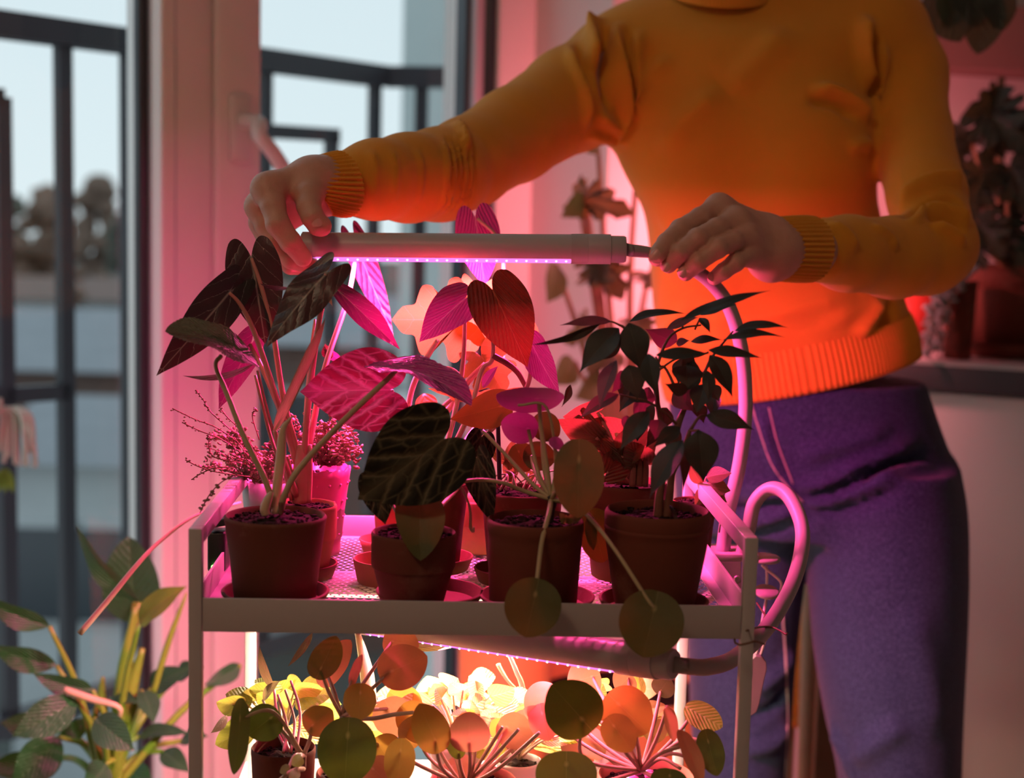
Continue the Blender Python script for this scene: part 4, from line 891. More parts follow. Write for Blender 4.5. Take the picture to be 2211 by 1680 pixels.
leaf('lance', L_roll, (590, 935, 1.085), (703, 686, 1.085), 21, 25, -.06, .0, t, curl=1.9, name='rolled_leaf')
stalk([(594, 930, 1.085, 5), (600, 960, 1.09, 6), (618, 1010, 1.11, 7), (640, 1070, 1.125, 8)], S_red, t)
for pp in ([(660, 1080, 1.13, 6), (664, 900, 1.14, 5), (672, 760, 1.15, 4), (680, 690, 1.16, 3)], [(630, 1080, 1.125, 5), (606, 985, 1.12, 4.5), (580, 900, 1.12, 4), (556, 800, 1.12, 3)], [(640, 1080, 1.125, 5), (590, 960, 1.14, 4), (566, 870, 1.14, 4), (551, 810, 1.14, 3)]): stalk(pp, S_red, t)
leaf('lance', L_roll, (690, 622, 1.14), (718, 662, 1.14), 6, 40, .1, .2, t, name='dry_leaf_tip')
# ---- third pot of the row: dark velvet anthurium
saucer(928, 1.06, 119, Zf, 'wide terracotta saucer under the banded pot with the dark veined leaves')
t = thing('potted_anthurium', 'banded terracotta pot with large dark silver veined velvet leaves hanging over its rim', 'potted plant', P(895, 1290, 1.052))
pot(t, 894, 1147, 1.05, 94, Zf+.0034, 'band', M_clay2, .72, .92, 220)
for pp in ([(885, 1140, 1.055, 6), (905, 1060, 1.085, 5), (940, 985, 1.08, 5), (957, 949, 1.035, 4.5)], [(890, 1140, 1.055, 6), (880, 1000, 1.12, 5), (860, 890, 1.14, 5), (845, 843, 1.125, 4.5)], [(900, 1140, 1.055, 5), (915, 1070, 1.07, 5), (905, 1046, 1.05, 4)], [(875, 1140, 1.055, 5), (830, 1060, 1.08, 4), (806, 1030, 1.07, 4)], [(905, 1140, 1.055, 5), (960, 1050, 1.09, 4.5), (1010, 1000, 1.10, 4), (1028, 990, 1.085, 4)],
           [(905, 1142, 1.055, 5), (955, 1090, 1.10, 5), (1003, 1032, 1.13, 4.5), (1083, 878, 1.14, 4)]): stalk(pp, S_grn, t)
leaf('heart', L_crys, (957, 949, 1.03), (772, 1079, 1.02), 107, 8, .03, .10, t, .35, quilt=(4, .025, .7))
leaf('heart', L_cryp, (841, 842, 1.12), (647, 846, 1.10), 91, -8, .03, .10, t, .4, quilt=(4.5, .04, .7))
leaf('oval', L_pil, (902, 1046, 1.045), (908, 1211, 1.015), 53, 10, .05, .12, t, .4)
leaf('heart', L_crys, (806, 1035, 1.06), (832, 1133, 1.045), 38, 10, .05, .1, t, .3)
leaf('heart', L_crys, (1030, 992, 1.08), (1064, 1130, 1.06), 35, -15, .03, .2, t, .3)
leaf('heart', L_pil, (1084, 876, 1.135), (972, 905, 1.11), 41, 15, .03, .1, t, .3)
leaf('heart', L_crys, (1040, 945, 1.12), (1020, 1030, 1.11), 34, 20, .0, .1, t, .3)
leaf('lance', L_cryp, (820, 915, 1.17), (790, 850, 1.17), 20, 20, 0, .1, t)
stalk([(980, 1035, 1.06, 3), (1000, 1060, 1.055, 3), (1015, 1100, 1.05, 3), (1016, 1138, 1.05, 3.5), (1022, 1148, 1.05, 3), (1023, 1138, 1.05, 2.5)], S_red, t, name='aerial_root')
# ---- philodendron in a pot behind
t = thing('potted_philodendron', 'heart leaved philodendron in a dark red pot hidden behind the large velvet leaf', 'potted plant', P(945, 1200, 1.17))
saucer(940, 1.17, 82, Zf, 'terracotta saucer under the philodendron pot in the second row')
pot(t, 940, 1042, 1.17, 74, Zf+.0034, 'lip', M_clay, .76, .93, 100)
for pp in ([(945, 1030, 1.17, 7), (1010, 900, 1.17, 6), (1040, 800, 1.18, 5.5), (1064, 770, 1.18, 5), (1060, 650, 1.17, 4), (1064, 628, 1.15, 4)], [(945, 1030, 1.17, 6), (980, 900, 1.18, 6), (1000, 780, 1.19, 5), (1004, 648, 1.17, 4)], [(950, 1030, 1.17, 6), (1075, 830, 1.24, 5), (1087, 600, 1.29, 4.5), (1078, 520, 1.31, 4), (1030, 472, 1.31, 3.5)],
           [(950, 1030, 1.17, 6), (1090, 900, 1.17, 5), (1140, 830, 1.17, 5), (1148, 746, 1.165, 4)]): stalk(pp, S_pale, t)
stalk([(1064, 768, 1.18, 7), (1095, 785, 1.18, 7), (1118, 805, 1.18, 6), (1135, 835, 1.18, 5)], S_dark, t)
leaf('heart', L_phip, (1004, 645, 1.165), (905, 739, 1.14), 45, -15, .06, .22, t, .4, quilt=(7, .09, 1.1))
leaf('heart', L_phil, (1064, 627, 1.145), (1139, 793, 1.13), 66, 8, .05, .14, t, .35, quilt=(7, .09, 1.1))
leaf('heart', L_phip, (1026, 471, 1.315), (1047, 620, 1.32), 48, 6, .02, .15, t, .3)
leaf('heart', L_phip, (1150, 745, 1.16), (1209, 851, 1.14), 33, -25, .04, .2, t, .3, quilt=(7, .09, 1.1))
leaf('lance', L_phip, (1043, 838, 1.15), (1076, 790, 1.15), 10, 30, .1, .3, t)
# ---- orange backlit lobed leaves
t = thing('potted_lobed_plant', 'plant with pale orange backlit lobed leaves behind the philodendron', 'potted plant', P(900, 1190, 1.235))
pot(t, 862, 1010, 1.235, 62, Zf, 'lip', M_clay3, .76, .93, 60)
for pp in ([(870, 1005, 1.235, 6), (885, 860, 1.225, 6), (912, 790, 1.215, 6.5), (945, 735, 1.205, 5)], [(870, 1005, 1.235, 6), (960, 895, 1.21, 7), (1010, 825, 1.20, 7), (1048, 785, 1.20, 5)], [(870, 1005, 1.235, 5), (940, 900, 1.2, 6), (975, 862, 1.19, 5), (1000, 850, 1.19, 4)]): stalk(pp, S_pale, t)
leaf('lobed', L_oran, (1000, 690, 1.225), (846, 690, 1.21), 92, 5, .03, .12, t, .6)
leaf('lobed', L_oran, (1030, 640, 1.23), (1010, 770, 1.23), 62, 10, .03, .1, t, .5)
leaf('lobed', L_oran, (1040, 770, 1.215), (1090, 850, 1.21), 66, 10, .03, .12, t, .5)
leaf('lobed', L_oran, (1075, 850, 1.19), (924, 838, 1.18), 17, 55, .06, .1, t, .5)
leaf('oval', L_oran, (1120, 680, 1.24), (1162, 745, 1.24), 18, 15, .03, .2, t)
leaf('oval', L_oran, (915, 850, 1.235), (925, 900, 1.235), 24, 15, .03, .1, t)
stalk([(948, 793, 1.2, 2), (972, 794, 1.2, 2), (990, 806, 1.2, 2.2), (998, 828, 1.2, 2.4)], S_pale, t, name='tendril')
# ---- fourth pot of the row: pilea
saucer(1160, 1.055, 128, Zf, 'terracotta saucer under the straight pot with the round leaved pilea')
t = thing('potted_pilea', 'straight terracotta pot with a round leaved pilea, two leaves hanging below the tray', 'potted plant', P(1156, 1290, 1.05))
pot(t, 1156, 1119, 1.05, 107, Zf+.0034, 'cyl', M_clay, .90, .90, 200, .0034)
cr = (1190, 1078, 1.048)
stalk([(1188, 1128, 1.05, 7), (1190, 1105, 1.049, 8), (1194, 1085, 1.048, 9), (1186, 1070, 1.048, 7)], plain('dark_pilea_stem', (.03, .02, .018), .7), t, name='trunk')
PS = lambda *p: stalk([cr+(5.5,)]+list(p), S_grn, t)
PS((1185, 1110, 1.03, 6), (1170, 1170, 1.012, 5.5), (1160, 1250, .995, 5), (1156, 1281, .987, 4.5)); leaf('pilea', L_pil, (1156, 1283, .985), (1135, 1377, .975), 63, 5, .0, .06, t, .2)
PS((1240, 1092, 1.035, 5), (1275, 1120, 1.02, 5), (1330, 1190, 1.0, 4.5), (1395, 1290, .985, 4.5), (1412, 1312, .983, 4)); leaf('pilea', L_pil, (1413, 1314, .982), (1388, 1420, .97), 72, 5, .02, .06, t, .2)
PS((1215, 1040, 1.03, 5), (1240, 1000, 1.02, 4), (1250, 993, 1.018, 4)); leaf('pilea', L_pil, (1250, 992, 1.015), (1247, 1119, 1.0), 56, 5, .03, .06, t, .2)
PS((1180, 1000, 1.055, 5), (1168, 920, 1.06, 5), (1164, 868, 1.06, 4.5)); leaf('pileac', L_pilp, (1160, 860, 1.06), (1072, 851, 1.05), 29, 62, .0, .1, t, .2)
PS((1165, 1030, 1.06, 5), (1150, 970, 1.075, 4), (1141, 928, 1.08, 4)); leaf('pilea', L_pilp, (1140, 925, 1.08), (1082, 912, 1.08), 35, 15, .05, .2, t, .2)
PS((1150, 1045, 1.055, 5), (1090, 980, 1.07, 4.5), (1042, 930, 1.08, 4))
PS((1130, 1060, 1.05, 5), (1080, 1041, 1.045, 4.5), (1020, 1037, 1.05, 4), (958, 1052, 1.06, 4))
PS((1175, 1010, 1.065, 5), (1170, 950, 1.08, 4), (1165, 920, 1.09, 4)); leaf('pilea', L_pil, (1165, 915, 1.09), (1208, 940, 1.09), 32, 20, 0, .1, t)
PS((1160, 1030, 1.07, 4), (1150, 1000, 1.085, 4), (1148, 985, 1.09, 4)); leaf('pilea', L_pil, (1148, 984, 1.095), (1200, 990, 1.095), 32, 20, 0, .1, t); leaf('pilea', L_pil, (1120, 975, 1.10), (1142, 1018, 1.10), 30, 20, 0, .1, t)
PS((1200, 1000, 1.055, 4), (1180, 880, 1.05, 3), (1118, 875, 1.05, 3))
PS((1225, 1085, 1.04, 4), (1265, 1105, 1.05, 4), (1280, 1120, 1.06, 4)); leaf('pilea', L_pil, (1283, 1130, 1.07), (1303, 1215, 1.07), 40, 25, 0, .05, t)
leaf('oval', L_pil, (1270, 1118, 1.045), (1281, 1188, 1.04), 13, 10, .05, .2, t)
PS((1205, 1030, 1.05, 4), (1208, 990, 1.05, 3.5), (1195, 965, 1.05, 3)); leaf('oval', L_pilp, (1185, 950, 1.05), (1218, 968, 1.05), 13, 20, .1, .2, t)
for k in range(5): leaf('oval', L_grn, (1215+6*k, 1128+2*(k % 3), 1.03+.005*(k % 2)), (1208+14*k, 1108+3*(k % 2), 1.025), 7, 20*k-40, .1, .2, t)
# ---- fifth pot: ficus
saucer(1412, 1.052, 122, Zf, 'terracotta saucer under the rounded pot at the right end of the tray')
t = thing('potted_ficus', 'small dark leaved ficus in the rounded terracotta pot at the right end of the tray', 'potted plant', P(1420, 1295, 1.05))
pot(t, 1420, 1099, 1.05, 116, Zf+.0034, 'round', M_clay, .76, .90, 260, .003)
stalk([(1420, 1125, 1.05, 12), (1424, 1070, 1.05, 10), (1432, 1020, 1.055, 10), (1448, 985, 1.06, 9), (1463, 920, 1.065, 8), (1478, 882, 1.07, 6)], S_dark, t, 10, 'trunk')
stalk([(1440, 1125, 1.05, 11), (1446, 1070, 1.048, 9), (1452, 1020, 1.045, 8), (1470, 985, 1.04, 7), (1490, 930, 1.04, 5)], S_dark, t, 10, 'trunk')
stalk([(1452, 985, 1.06, 7), (1430, 920, 1.07, 6), (1421, 880, 1.075, 6), (1414, 840, 1.08, 4), (1400, 790, 1.085, 4), (1385, 745, 1.08, 3), (1345, 705, 1.07, 3)], S_dark, t, 8, 'branch')
for pp in ([(1421, 880, 1.075, 5), (1418, 800, 1.08, 4), (1441, 734, 1.085, 3), (1474, 709, 1.085, 2.5), (1514, 702, 1.085, 2)], [(1474, 709, 1.085, 2.5), (1472, 690, 1.085, 2)], [(1478, 882, 1.07, 5), (1500, 830, 1.07, 4), (1522, 802, 1.07, 3.5), (1538, 770, 1.07, 3), (1583, 715, 1.07, 2)], [(1500, 712, 1.085, 2.2), (1510, 690, 1.085, 2)],
           [(1464, 920, 1.065, 4), (1440, 895, 1.06, 3), (1400, 868, 1.05, 2.5), (1338, 852, 1.05, 2)], [(1478, 882, 1.07, 4), (1440, 800, 1.08, 3), (1425, 790, 1.08, 2.5), (1416, 770, 1.08, 2)], [(1422, 800, 1.08, 3), (1460, 775, 1.08, 2.5), (1505, 770, 1.08, 2.5), (1530, 760, 1.08, 2)], [(1490, 930, 1.04, 4), (1510, 900, 1.04, 3), (1526, 897, 1.04, 2.5)], [(1490, 930, 1.04, 3), (1509, 929, 1.03, 2.5)], [(1345, 705, 1.07, 3), (1320, 695, 1.07, 2), (1296, 700, 1.07, 2)]): stalk(pp, S_dark, t, 6, 'twig', 4)
FL_ = [  # stalk, tip, half width, roll, bend, pink-lit copy
 (1297, 699, 1144, 745, 9, 30, .10, 0, 1.05), (1320, 694, 1207, 703, 11, -20, .10, 1, 1.06), (1337, 708, 1250, 806, 30, -25, .06, 0, 1.03), (1358, 697, 1386, 806, 33, 5, .04, 0, 1.03), (1358, 695, 1483, 678, 9, 40, .13, 0, 1.08), (1469, 692, 1665, 627, 11, 40, .05, 0, 1.04), (1512, 681, 1594, 657, 8, 40, .05, 0, 1.06), (1439, 711, 1512, 684, 10, 30, .06, 1, 1.07), (1510, 686, 1534, 720, 9, 30, .10, 0, 1.06),
 (1560, 735, 1696, 729, 9, 40, .13, 0, 1.03), (1586, 715, 1702, 708, 10, 40, .13, 0, 1.04), (1416, 767, 1537, 764, 13, 20, .05, 0, 1.02), (1528, 756, 1648, 774, 12, 25, .06, 0, 1.03), (1532, 766, 1582, 860, 21, 25, .10, 0, 1.03), (1491, 738, 1562, 734, 9, 30, .08, 0, 1.06), (1460, 742, 1490, 735, 9, 20, .05, 1, 1.08), (1462, 738, 1392, 710, 23, 15, .05, 1, 1.10),
 (1358, 788, 1377, 865, 27, 10, .05, 0, 1.02), (1400, 763, 1418, 856, 21, -15, .05, 0, 1.01), (1482, 788, 1482, 842, 33, 10, .05, 0, 1.03), (1528, 800, 1530, 868, 15, 15, .05, 0, 1.02), (1484, 846, 1434, 828, 15, 10, .05, 0, 1.02), (1332, 777, 1294, 888, 17, -45, .06, 1, 1.03), (1524, 897, 1630, 929, 21, 20, .10, 0, 1.02), (1508, 928, 1519, 1044, 38, 8, .05, 0, 1.01), (1475, 950, 1402, 1078, 27, -35, .05, 0, 1.005),
 (1401, 888, 1338, 974, 23, -25, .05, 0, 1.02), (1424, 906, 1414, 950, 22, 5, .04, 1, 1.04), (1469, 922, 1409, 968, 17, -20, .05, 0, 1.02), (1476, 958, 1474, 1064, 11, 40, .03, 0, 1.02), (1522, 828, 1504, 893, 24, -15, .05, 0, 1.03), (1336, 851, 1249, 906, 16, -35, .08, 1, 1.05), (1452, 850, 1500, 890, 20, 10, .05, 1, 1.06), (1360, 845, 1402, 872, 18, 20, .05, 0, 1.06), (1339, 741, 1284, 780, 14, 15, .05, 0, 1.05), (1500, 790, 1475, 850, 22, 25, .03, 0, 1.05), (1440, 880, 1425, 930, 18, 30, .03, 0, 1.07),
 (1345, 800, 1320, 850, 12, 45, .03, 1, 1.07), (1462, 920, 1440, 975, 16, 40, .03, 0, 1.07), (1500, 870, 1520, 915, 16, 35, .03, 0, 1.08), (1400, 790, 1360, 830, 14, 40, .05, 0, 1.09), (1232, 830, 1212, 880, 8, 30, .08, 0, 1.09), (1330, 745, 1300, 760, 8, 30, .05, 0, 1.09), (1445, 1090, 1465, 1140, 5, 30, .1, 0, 1.02)]
for k in range(16):
    x = random.uniform(1350, 1545); y = random.uniform(755, 930); a = random.uniform(.9, 2.2); FL_.append((x, y, x+random.uniform(45, 75)*math.cos(a), y+random.uniform(45, 75)*math.sin(a), random.uniform(11, 20), random.uniform(-40, 50), .05, 1 if k % 5 == 0 else 0, random.uniform(1.05, 1.10)))
for x0, y0, x1, y1, w_, r_, b_, ro_, Y_ in FL_: leaf('ficus', L_ficp if ro_ else L_fic, (x0, y0, Y_+.01), (x1, y1, Y_), w_, r_, b_, .22, t, .3)
# ---- plants of the second row at the right: peperomia, striped leaves
t = thing('potted_peperomia', 'peperomia with wrinkled round leaves in the red pot behind the ficus pot', 'potted plant', P(1350, 1190, 1.16))
pot(t, 1352, 1040, 1.16, 90, Zf, 'band', M_clay, .78, .93, 80)
L_pep = leafmat('wrinkled_peperomia_leaf', (.10, .085, .05), (.22, .10, .10), 'heart', 5, .34, .28, .16, .9, tcol=(.45, .16, .06), bump=1.0)
for i, (a, b, w_, r_) in enumerate((((1287, 945), (1203, 905), 32, 15), ((1262, 905), (1350, 1005), 22, -30), ((1290, 890), (1215, 900), 30, 30), ((1330, 935), (1270, 905), 34, 20), ((1345, 985), (1400, 900), 34, 10), ((1385, 975), (1420, 930), 28, 20), ((1300, 990), (1260, 950), 30, 15), ((1320, 1010), (1290, 960), 30, 25), ((1390, 1000), (1350, 950), 34, 10), ((1310, 1020), (1370, 960), 36, -15))):
    Y_ = 1.13+.008*(i % 4); leaf('heart', L_pep, (a[0], a[1], Y_), (b[0], b[1], Y_-.01), w_, r_, .03, .15, t, .4); stalk([(1350+3*i-15, 1045, 1.16, 5), ((a[0]+1350)/2, (a[1]+1040)/2-15, 1.15, 4.5), (a[0], a[1], Y_, 4)], S_pale if i % 2 else S_red, t)
for x in (1366, 1380, 1392): stalk([(x, 1050, 1.13, 8), (x+2, 1010, 1.13, 7), (x-2, 985, 1.13, 5)], S_dark, t, name='trunk')
t = thing('potted_striped_plant', 'small plant with striped brown leaves beside the right handle of the trolley', 'potted plant', P(1500, 1190, 1.235))
pot(t, 1500, 1080, 1.235, 48, Zf, 'lip', M_clay, .78, .93, 40)
L_str = leafmat('striped_leaf', (.13, .09, .05), (.42, .25, .16), 'heart', 6, .4, .3, .16, 1.3, tcol=(.4, .2, .06), mid=.06)
for a, b, w_ in (((1525, 1030), (1580, 1022), 18), ((1522, 1050), (1578, 1060), 22), ((1515, 1045), (1488, 1000), 14), ((1530, 1062), (1570, 1085), 14), ((1520, 1055), (1500, 1095), 14)):
    leaf('lance', L_str, (a[0], a[1], 1.22), (b[0], b[1], 1.21), w_, 15, .06, .2, t); stalk([(1505, 1082, 1.235, 3), (a[0], a[1], 1.22, 2.5)], S_pale, t)
for x0 in (1515, 1545): stalk([(x0, 1075, 1.232, 2), (x0+12, 1110, 1.236, 2), (x0+8, 1150, 1.238, 1.6)], S_pale, t, name='hanging_shoot')
# ---- pots of the second and third row, mostly hidden
t = thing('potted_cutting', 'red pot with pebbly soil and thin pale roots behind the pilea pot', 'potted plant', P(1135, 1190, 1.16))
pot(t, 1128, 1058, 1.16, 88, Zf, 'cyl', M_clay, .82, .93, 160, .003)
stalk([(1079, 1048, 1.14, 5), (1077, 980, 1.14, 5), (1075, 905, 1.14, 4.5)], plain('dark_plant_stake', (.03, .012, .03), .5), t, name='stake')
for k in range(9): x = 1080+12*k; stalk([(x, 1058, 1.13, 2.5), (x+random.uniform(-20, 20), 1025, 1.14, 2), (x+random.uniform(-40, 40), 1045-15*(k % 3), 1.15, 1.6)], S_pale, t, 6, 'root')
for a, b, w_ in (((1095, 1040), (1120, 1000), 14), ((1110, 1045), (1090, 990), 12), ((1140, 1045), (1165, 1005), 14), ((1095, 1000), (1060, 960), 14), ((1100, 1010), (1110, 950), 13)): leaf('oval', L_grn, (a[0], a[1], 1.16), (b[0], b[1], 1.16), w_, 25, .05, .2, t)
saucer(1098, 1.135, 78, Zf, 'terracotta saucer behind the pilea pot, its left edge in view', M_clay)
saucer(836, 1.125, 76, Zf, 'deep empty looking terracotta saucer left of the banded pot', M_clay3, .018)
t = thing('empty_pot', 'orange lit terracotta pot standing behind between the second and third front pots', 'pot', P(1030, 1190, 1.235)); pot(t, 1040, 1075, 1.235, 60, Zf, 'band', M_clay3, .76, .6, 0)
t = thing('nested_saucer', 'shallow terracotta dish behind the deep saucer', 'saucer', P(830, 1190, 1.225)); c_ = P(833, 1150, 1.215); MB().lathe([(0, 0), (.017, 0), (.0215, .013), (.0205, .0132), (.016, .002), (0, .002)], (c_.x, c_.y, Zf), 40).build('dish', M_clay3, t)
# ---- pink scalloped pot and gray pot with wiry creeper
M_pinkpot = plain('pink_glazed_pot', (.42, .075, .20), .35, .4); M_graypot = plain('gray_glazed_pot', (.5, .5, .5), .4)
L_creep = leafmat('creeper_leaf', (.22, .14, .09), (.3, .2, .15), 'plain', 4, .45, .3)
S_wire = plain('wiry_reddish_stem', (.22, .07, .05), .6)
c_ = P(692, 1012, 1.215); t = thing('potted_creeper', 'wiry creeper in a pink pot with scalloped rim and raised dots', 'potted plant', (c_.x, c_.y, Zf))
R_ = 66/FPX*1.215; hgt = c_.z-Zf; vs = []; fs = []; sg = 96; rows_ = 14
for i in range(rows_+1):
    k = i/rows_
    for j in range(sg):
        w = 2*math.pi*j/sg; rr = R_*(.66+.34*k**1.2); z = Zf+hgt*k+(.0022*abs(math.sin(w*6)) if i == rows_ else 0); vs.append((c_.x+rr*math.cos(w), c_.y+rr*math.sin(w), z))
for i in range(rows_): fs += [(i*sg+j, i*sg+(j+1) % sg, (i+1)*sg+(j+1) % sg, (i+1)*sg+j) for j in range(sg)]
b0 = len(vs)
for i in (0, 1):
    for j in range(sg): w = 2*math.pi*j/sg; rr = R_*(.94-.2*i); vs.append((c_.x+rr*math.cos(w), c_.y+rr*math.sin(w), vs[rows_*sg+j][2] if i == 0 else Zf+hgt*.2))
fs += [(rows_*sg+j, rows_*sg+(j+1) % sg, b0+(j+1) % sg, b0+j) for j in range(sg)]+[(b0+j, b0+(j+1) % sg, b0+sg+(j+1) % sg, b0+sg+j) for j in range(sg)]+[tuple(range(sg))[::-1], tuple(range(b0+sg, b0+2*sg))]
pp_ = ob('pot', mesh_of(vs, fs), M_pinkpot, t)
m = MB()
for i in range(4):
    for j in range(14): k = .25+.2*i; w = 2*math.pi*(j+.5*(i % 2))/14; rr = R_*(.66+.34*k**1.2); m.ball((c_.x+rr*math.cos(w), c_.y+rr*math.sin(w), Zf+hgt*k), .0014, 1)
m.build('raised_dots', M_pinkpot, pp_, kind='stuff')
soil(Vector((c_.x, c_.y, 0)), Zf+hgt*.9, R_*.92, t, 40)
def creeper(t, px, py, Y, n, spread, lo_, hi_, left):
    lm = MB(); 
    for k in range(n):
        a = random.uniform(-1, 1); x = px+a*spread*.4; hh = random.uniform(lo_, hi_); ex = px+a*spread+left*random.random(); dY = random.uniform(-.05, .03)
        pts = [(x, py, Y, 1.6), ((x+ex)/2, py-hh*.7, Y+dY*.5, 1.3), (ex, py-hh, Y+dY, 1.0)]
        if random.random() < .35: pts.append((ex+random.uniform(-40, 20), py-hh+random.uniform(-50, 40), Y+dY, .8))
        pp, rr = px_path([(q[0], q[1], q[2], q[3]/FPX*q[2]) for q in pts], 7); MB().tube(pp, rr, 5).build('stem', S_wire, t)
        for p in pp[2:]:
            for s_ in (0, 1):
                if random.random() < .8: c = p+Vector((random.uniform(-.004, .004), random.uniform(-.004, .004), random.uniform(-.003, .004))); lm.ball(c, random.uniform(.0012, .0030), 1, (1, .8, .35), .1, Matrix.Rotation(random.uniform(-1, 1), 3, 'Y') @ Matrix.Rotation(random.uniform(-1, 1), 3, 'X'))
    lm.build('leaf_cloud', L_creep, t, kind='stuff')
creeper(t, 695, 1005, 1.215, 34, 85, 20, 110, 0)
c_ = P(585, 1035, 1.235); t = thing('potted_creeper', 'trailing wiry creeper in a gray pot spilling over the left handle', 'potted plant', (c_.x, c_.y, Zf))
MB().lathe([(0, 0), (.019, 0), (.024, c_.z-Zf), (.0225, c_.z-Zf), (.018, .01), (0, .01)], (c_.x, c_.y, Zf), 40).build('pot', M_graypot, t); soil(Vector((c_.x, c_.y, 0)), c_.z-.004, .022, t, 30)
creeper(t, 560, 1035, 1.20, 30, 80, 0, 100, -60)
def sprig(t, pts, Y, n=9, r0=3.2):
    pp, rr = px_path([(x, y, Y, 1.3/FPX*Y) for x, y in pts], 8); MB().tube(pp, rr, 5).build('stem', S_wire, t); lm = MB()
    for i, p in enumerate(pp[2:]):
        if random.random() < .75: lm.ball(p+Vector((random.uniform(-.0016, .0016), random.uniform(-.001, .001), random.uniform(-.0016, .0016))), r0/FPX*Y*random.uniform(.6, 1.1), 1, (1, .8, .6), .1)
    lm.build('leaf_cloud', L_creep, t, kind='stuff')
sprig(t, [(520, 960), (470, 925), (420, 905), (372, 882)], 1.16); sprig(t, [(530, 985), (480, 950), (430, 930), (393, 912)], 1.16); sprig(t, [(500, 930), (455, 890), (440, 865), (422, 842)], 1.16, r0=3.8); sprig(t, [(540, 1030), (470, 1020), (430, 1008), (400, 993)], 1.14)
sprig(t, [(520, 1020), (480, 1040), (455, 1065), (440, 1090), (432, 1108)], 1.06, r0=6); sprig(t, [(560, 985), (520, 930), (490, 900), (475, 880)], 1.17); sprig(t, [(520, 1000), (460, 985), (450, 950), (448, 940)], 1.15); sprig(t, [(560, 950), (545, 900), (552, 885), (550, 880)], 1.18)
sprig(t, [(505, 1010), (465, 1010), (430, 1025), (415, 1035)], 1.14)
# ================================================================ lower tray
Z2 = FL2+.0005
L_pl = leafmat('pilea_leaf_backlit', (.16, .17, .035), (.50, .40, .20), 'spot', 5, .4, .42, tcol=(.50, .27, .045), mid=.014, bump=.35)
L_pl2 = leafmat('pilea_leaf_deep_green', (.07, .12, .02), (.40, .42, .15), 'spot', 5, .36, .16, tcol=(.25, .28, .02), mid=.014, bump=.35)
L_pl3 = leafmat('lower_pilea_leaf_pink_lit', (.30, .14, .07), (.55, .38, .28), 'spot', 5, .4, .42, tcol=(.62, .28, .14), mid=.014, bump=.35)  # lit copy for leaves near the lower tube, its pink put into the colour
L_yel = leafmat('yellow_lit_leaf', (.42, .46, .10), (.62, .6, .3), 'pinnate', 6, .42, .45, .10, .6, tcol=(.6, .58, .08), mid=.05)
L_fit = leafmat('mottled_pink_leaf', (.40, .26, .14), (.72, .55, .45), 'pinnate', 6, .45, .4, .16, .6, tcol=(.6, .4, .2), mid=.08)
L_pur = leafmat('brownish_narrow_leaf', (.22, .12, .11), (.4, .28, .24), 'pinnate', 7, .45, .25, .08, .5)
M_pebb = plain('glossy_pink_pebble', (.55, .12, .42), .2); M_palepot = plain('pale_glazed_pot', (.62, .56, .52), .35); M_orpot = plain('orange_clay_planter', (.62, .24, .07), .6, .3, .15, 20)
def lp(t, cr, a, tip, hw, Y, m=L_pl, kind='pilea', roll=0, via=None, bend=.02, st=S_pale, dY=-.012, hidden=False):
    leaf(kind, m, (a[0], a[1], Y), (tip[0], tip[1], Y+dY), hw, roll, bend, .06, t, .25)
    if hidden: return
    v = via or ((cr[0]*.45+a[0]*.55), min(cr[1], (cr[1]*.4+a[1]*.6))); stalk([(cr[0], cr[1], cr[2], 5), (v[0], v[1], (cr[2]+Y)/2, 4.6), (a[0], a[1], Y+.002, 3.6)], st, t)
t = thing('potted_pilea', 'round leaved pilea in a terracotta pot at the left of the lower tray', 'potted plant', P(612, 1900, 1.09))
pot(t, 612, 1612, 1.085, 72, Z2, 'lip', M_clay, .82, .92, 160)
ca = (655, 1632, 1.06)
stalk([(655, 1660, 1.055, 6), (656, 1632, 1.06, 6)], S_dark, t, name='trunk')
lp(t, ca, (585, 1550), (536, 1588), 42, 1.045, L_pl2, via=(620, 1590)); lp(t, ca, (675, 1566), (718, 1532), 35, 1.04, L_pl, via=(668, 1600)); lp(t, ca, (518, 1551), (505, 1673), 23, 1.02, L_pl2, roll=45, via=(590, 1538), st=S_grn)
lp(t, ca, (648, 1640), (630, 1652), 14, 1.03, L_yel); lp(t, ca, (622, 1660), (604, 1668), 12, 1.03, L_pl2); lp(t, ca, (640, 1668), (625, 1685), 12, 1.03, L_pl)
stalk([(655, 1660, 1.055, 6), (630, 1665, 1.03, 5), (598, 1690, 1.02, 5)], S_pale, t)
for a, b in (((592, 1490), (560, 1393)), ((568, 1512), (605, 1470)), ((490, 1545), (455, 1583))):
    leaf('lance', L_pur, (a[0], a[1], 1.14), (b[0], b[1], 1.13), 10, 40, .08, .2, t)
stalk([(625, 1625, 1.09, 5), (600, 1550, 1.12, 4), (592, 1490, 1.14, 3)], S_red, t); stalk([(620, 1625, 1.09, 4), (580, 1540, 1.12, 3.5), (568, 1512, 1.14, 3)], S_red, t)
for x, y in ((628, 1560), (640, 1540), (612, 1570)): stalk([(x, 1625, 1.08, 4), (x+8, y, 1.11, 3.5), (x-12, y-70, 1.13, 3)], S_red, t)
t = thing('potted_pilea', 'large round leaved pilea in the middle of the lower tray, leaves against the front panel', 'potted plant', P(760, 1900, 1.10))
c0_ = (738, 1548, 1.075)
pot(t, 760, 1665, 1.12, 80, Z2, 'cyl', M_clay, .85, .92, 100)
stalk([(745, 1680, 1.11, 6), (740, 1600, 1.09, 6), (738, 1548, 1.075, 6)], S_dark, t, name='trunk')
lp(t, c0_, (693, 1443), (726, 1373), 34, 1.05, L_pl2, roll=-10, via=(708, 1490)); lp(t, c0_, (778, 1496), (774, 1556), 37, 1.04, L_pl, via=(765, 1530)); lp(t, c0_, (751, 1588), (744, 1698), 66, 1.02, L_pl2, via=(745, 1570))
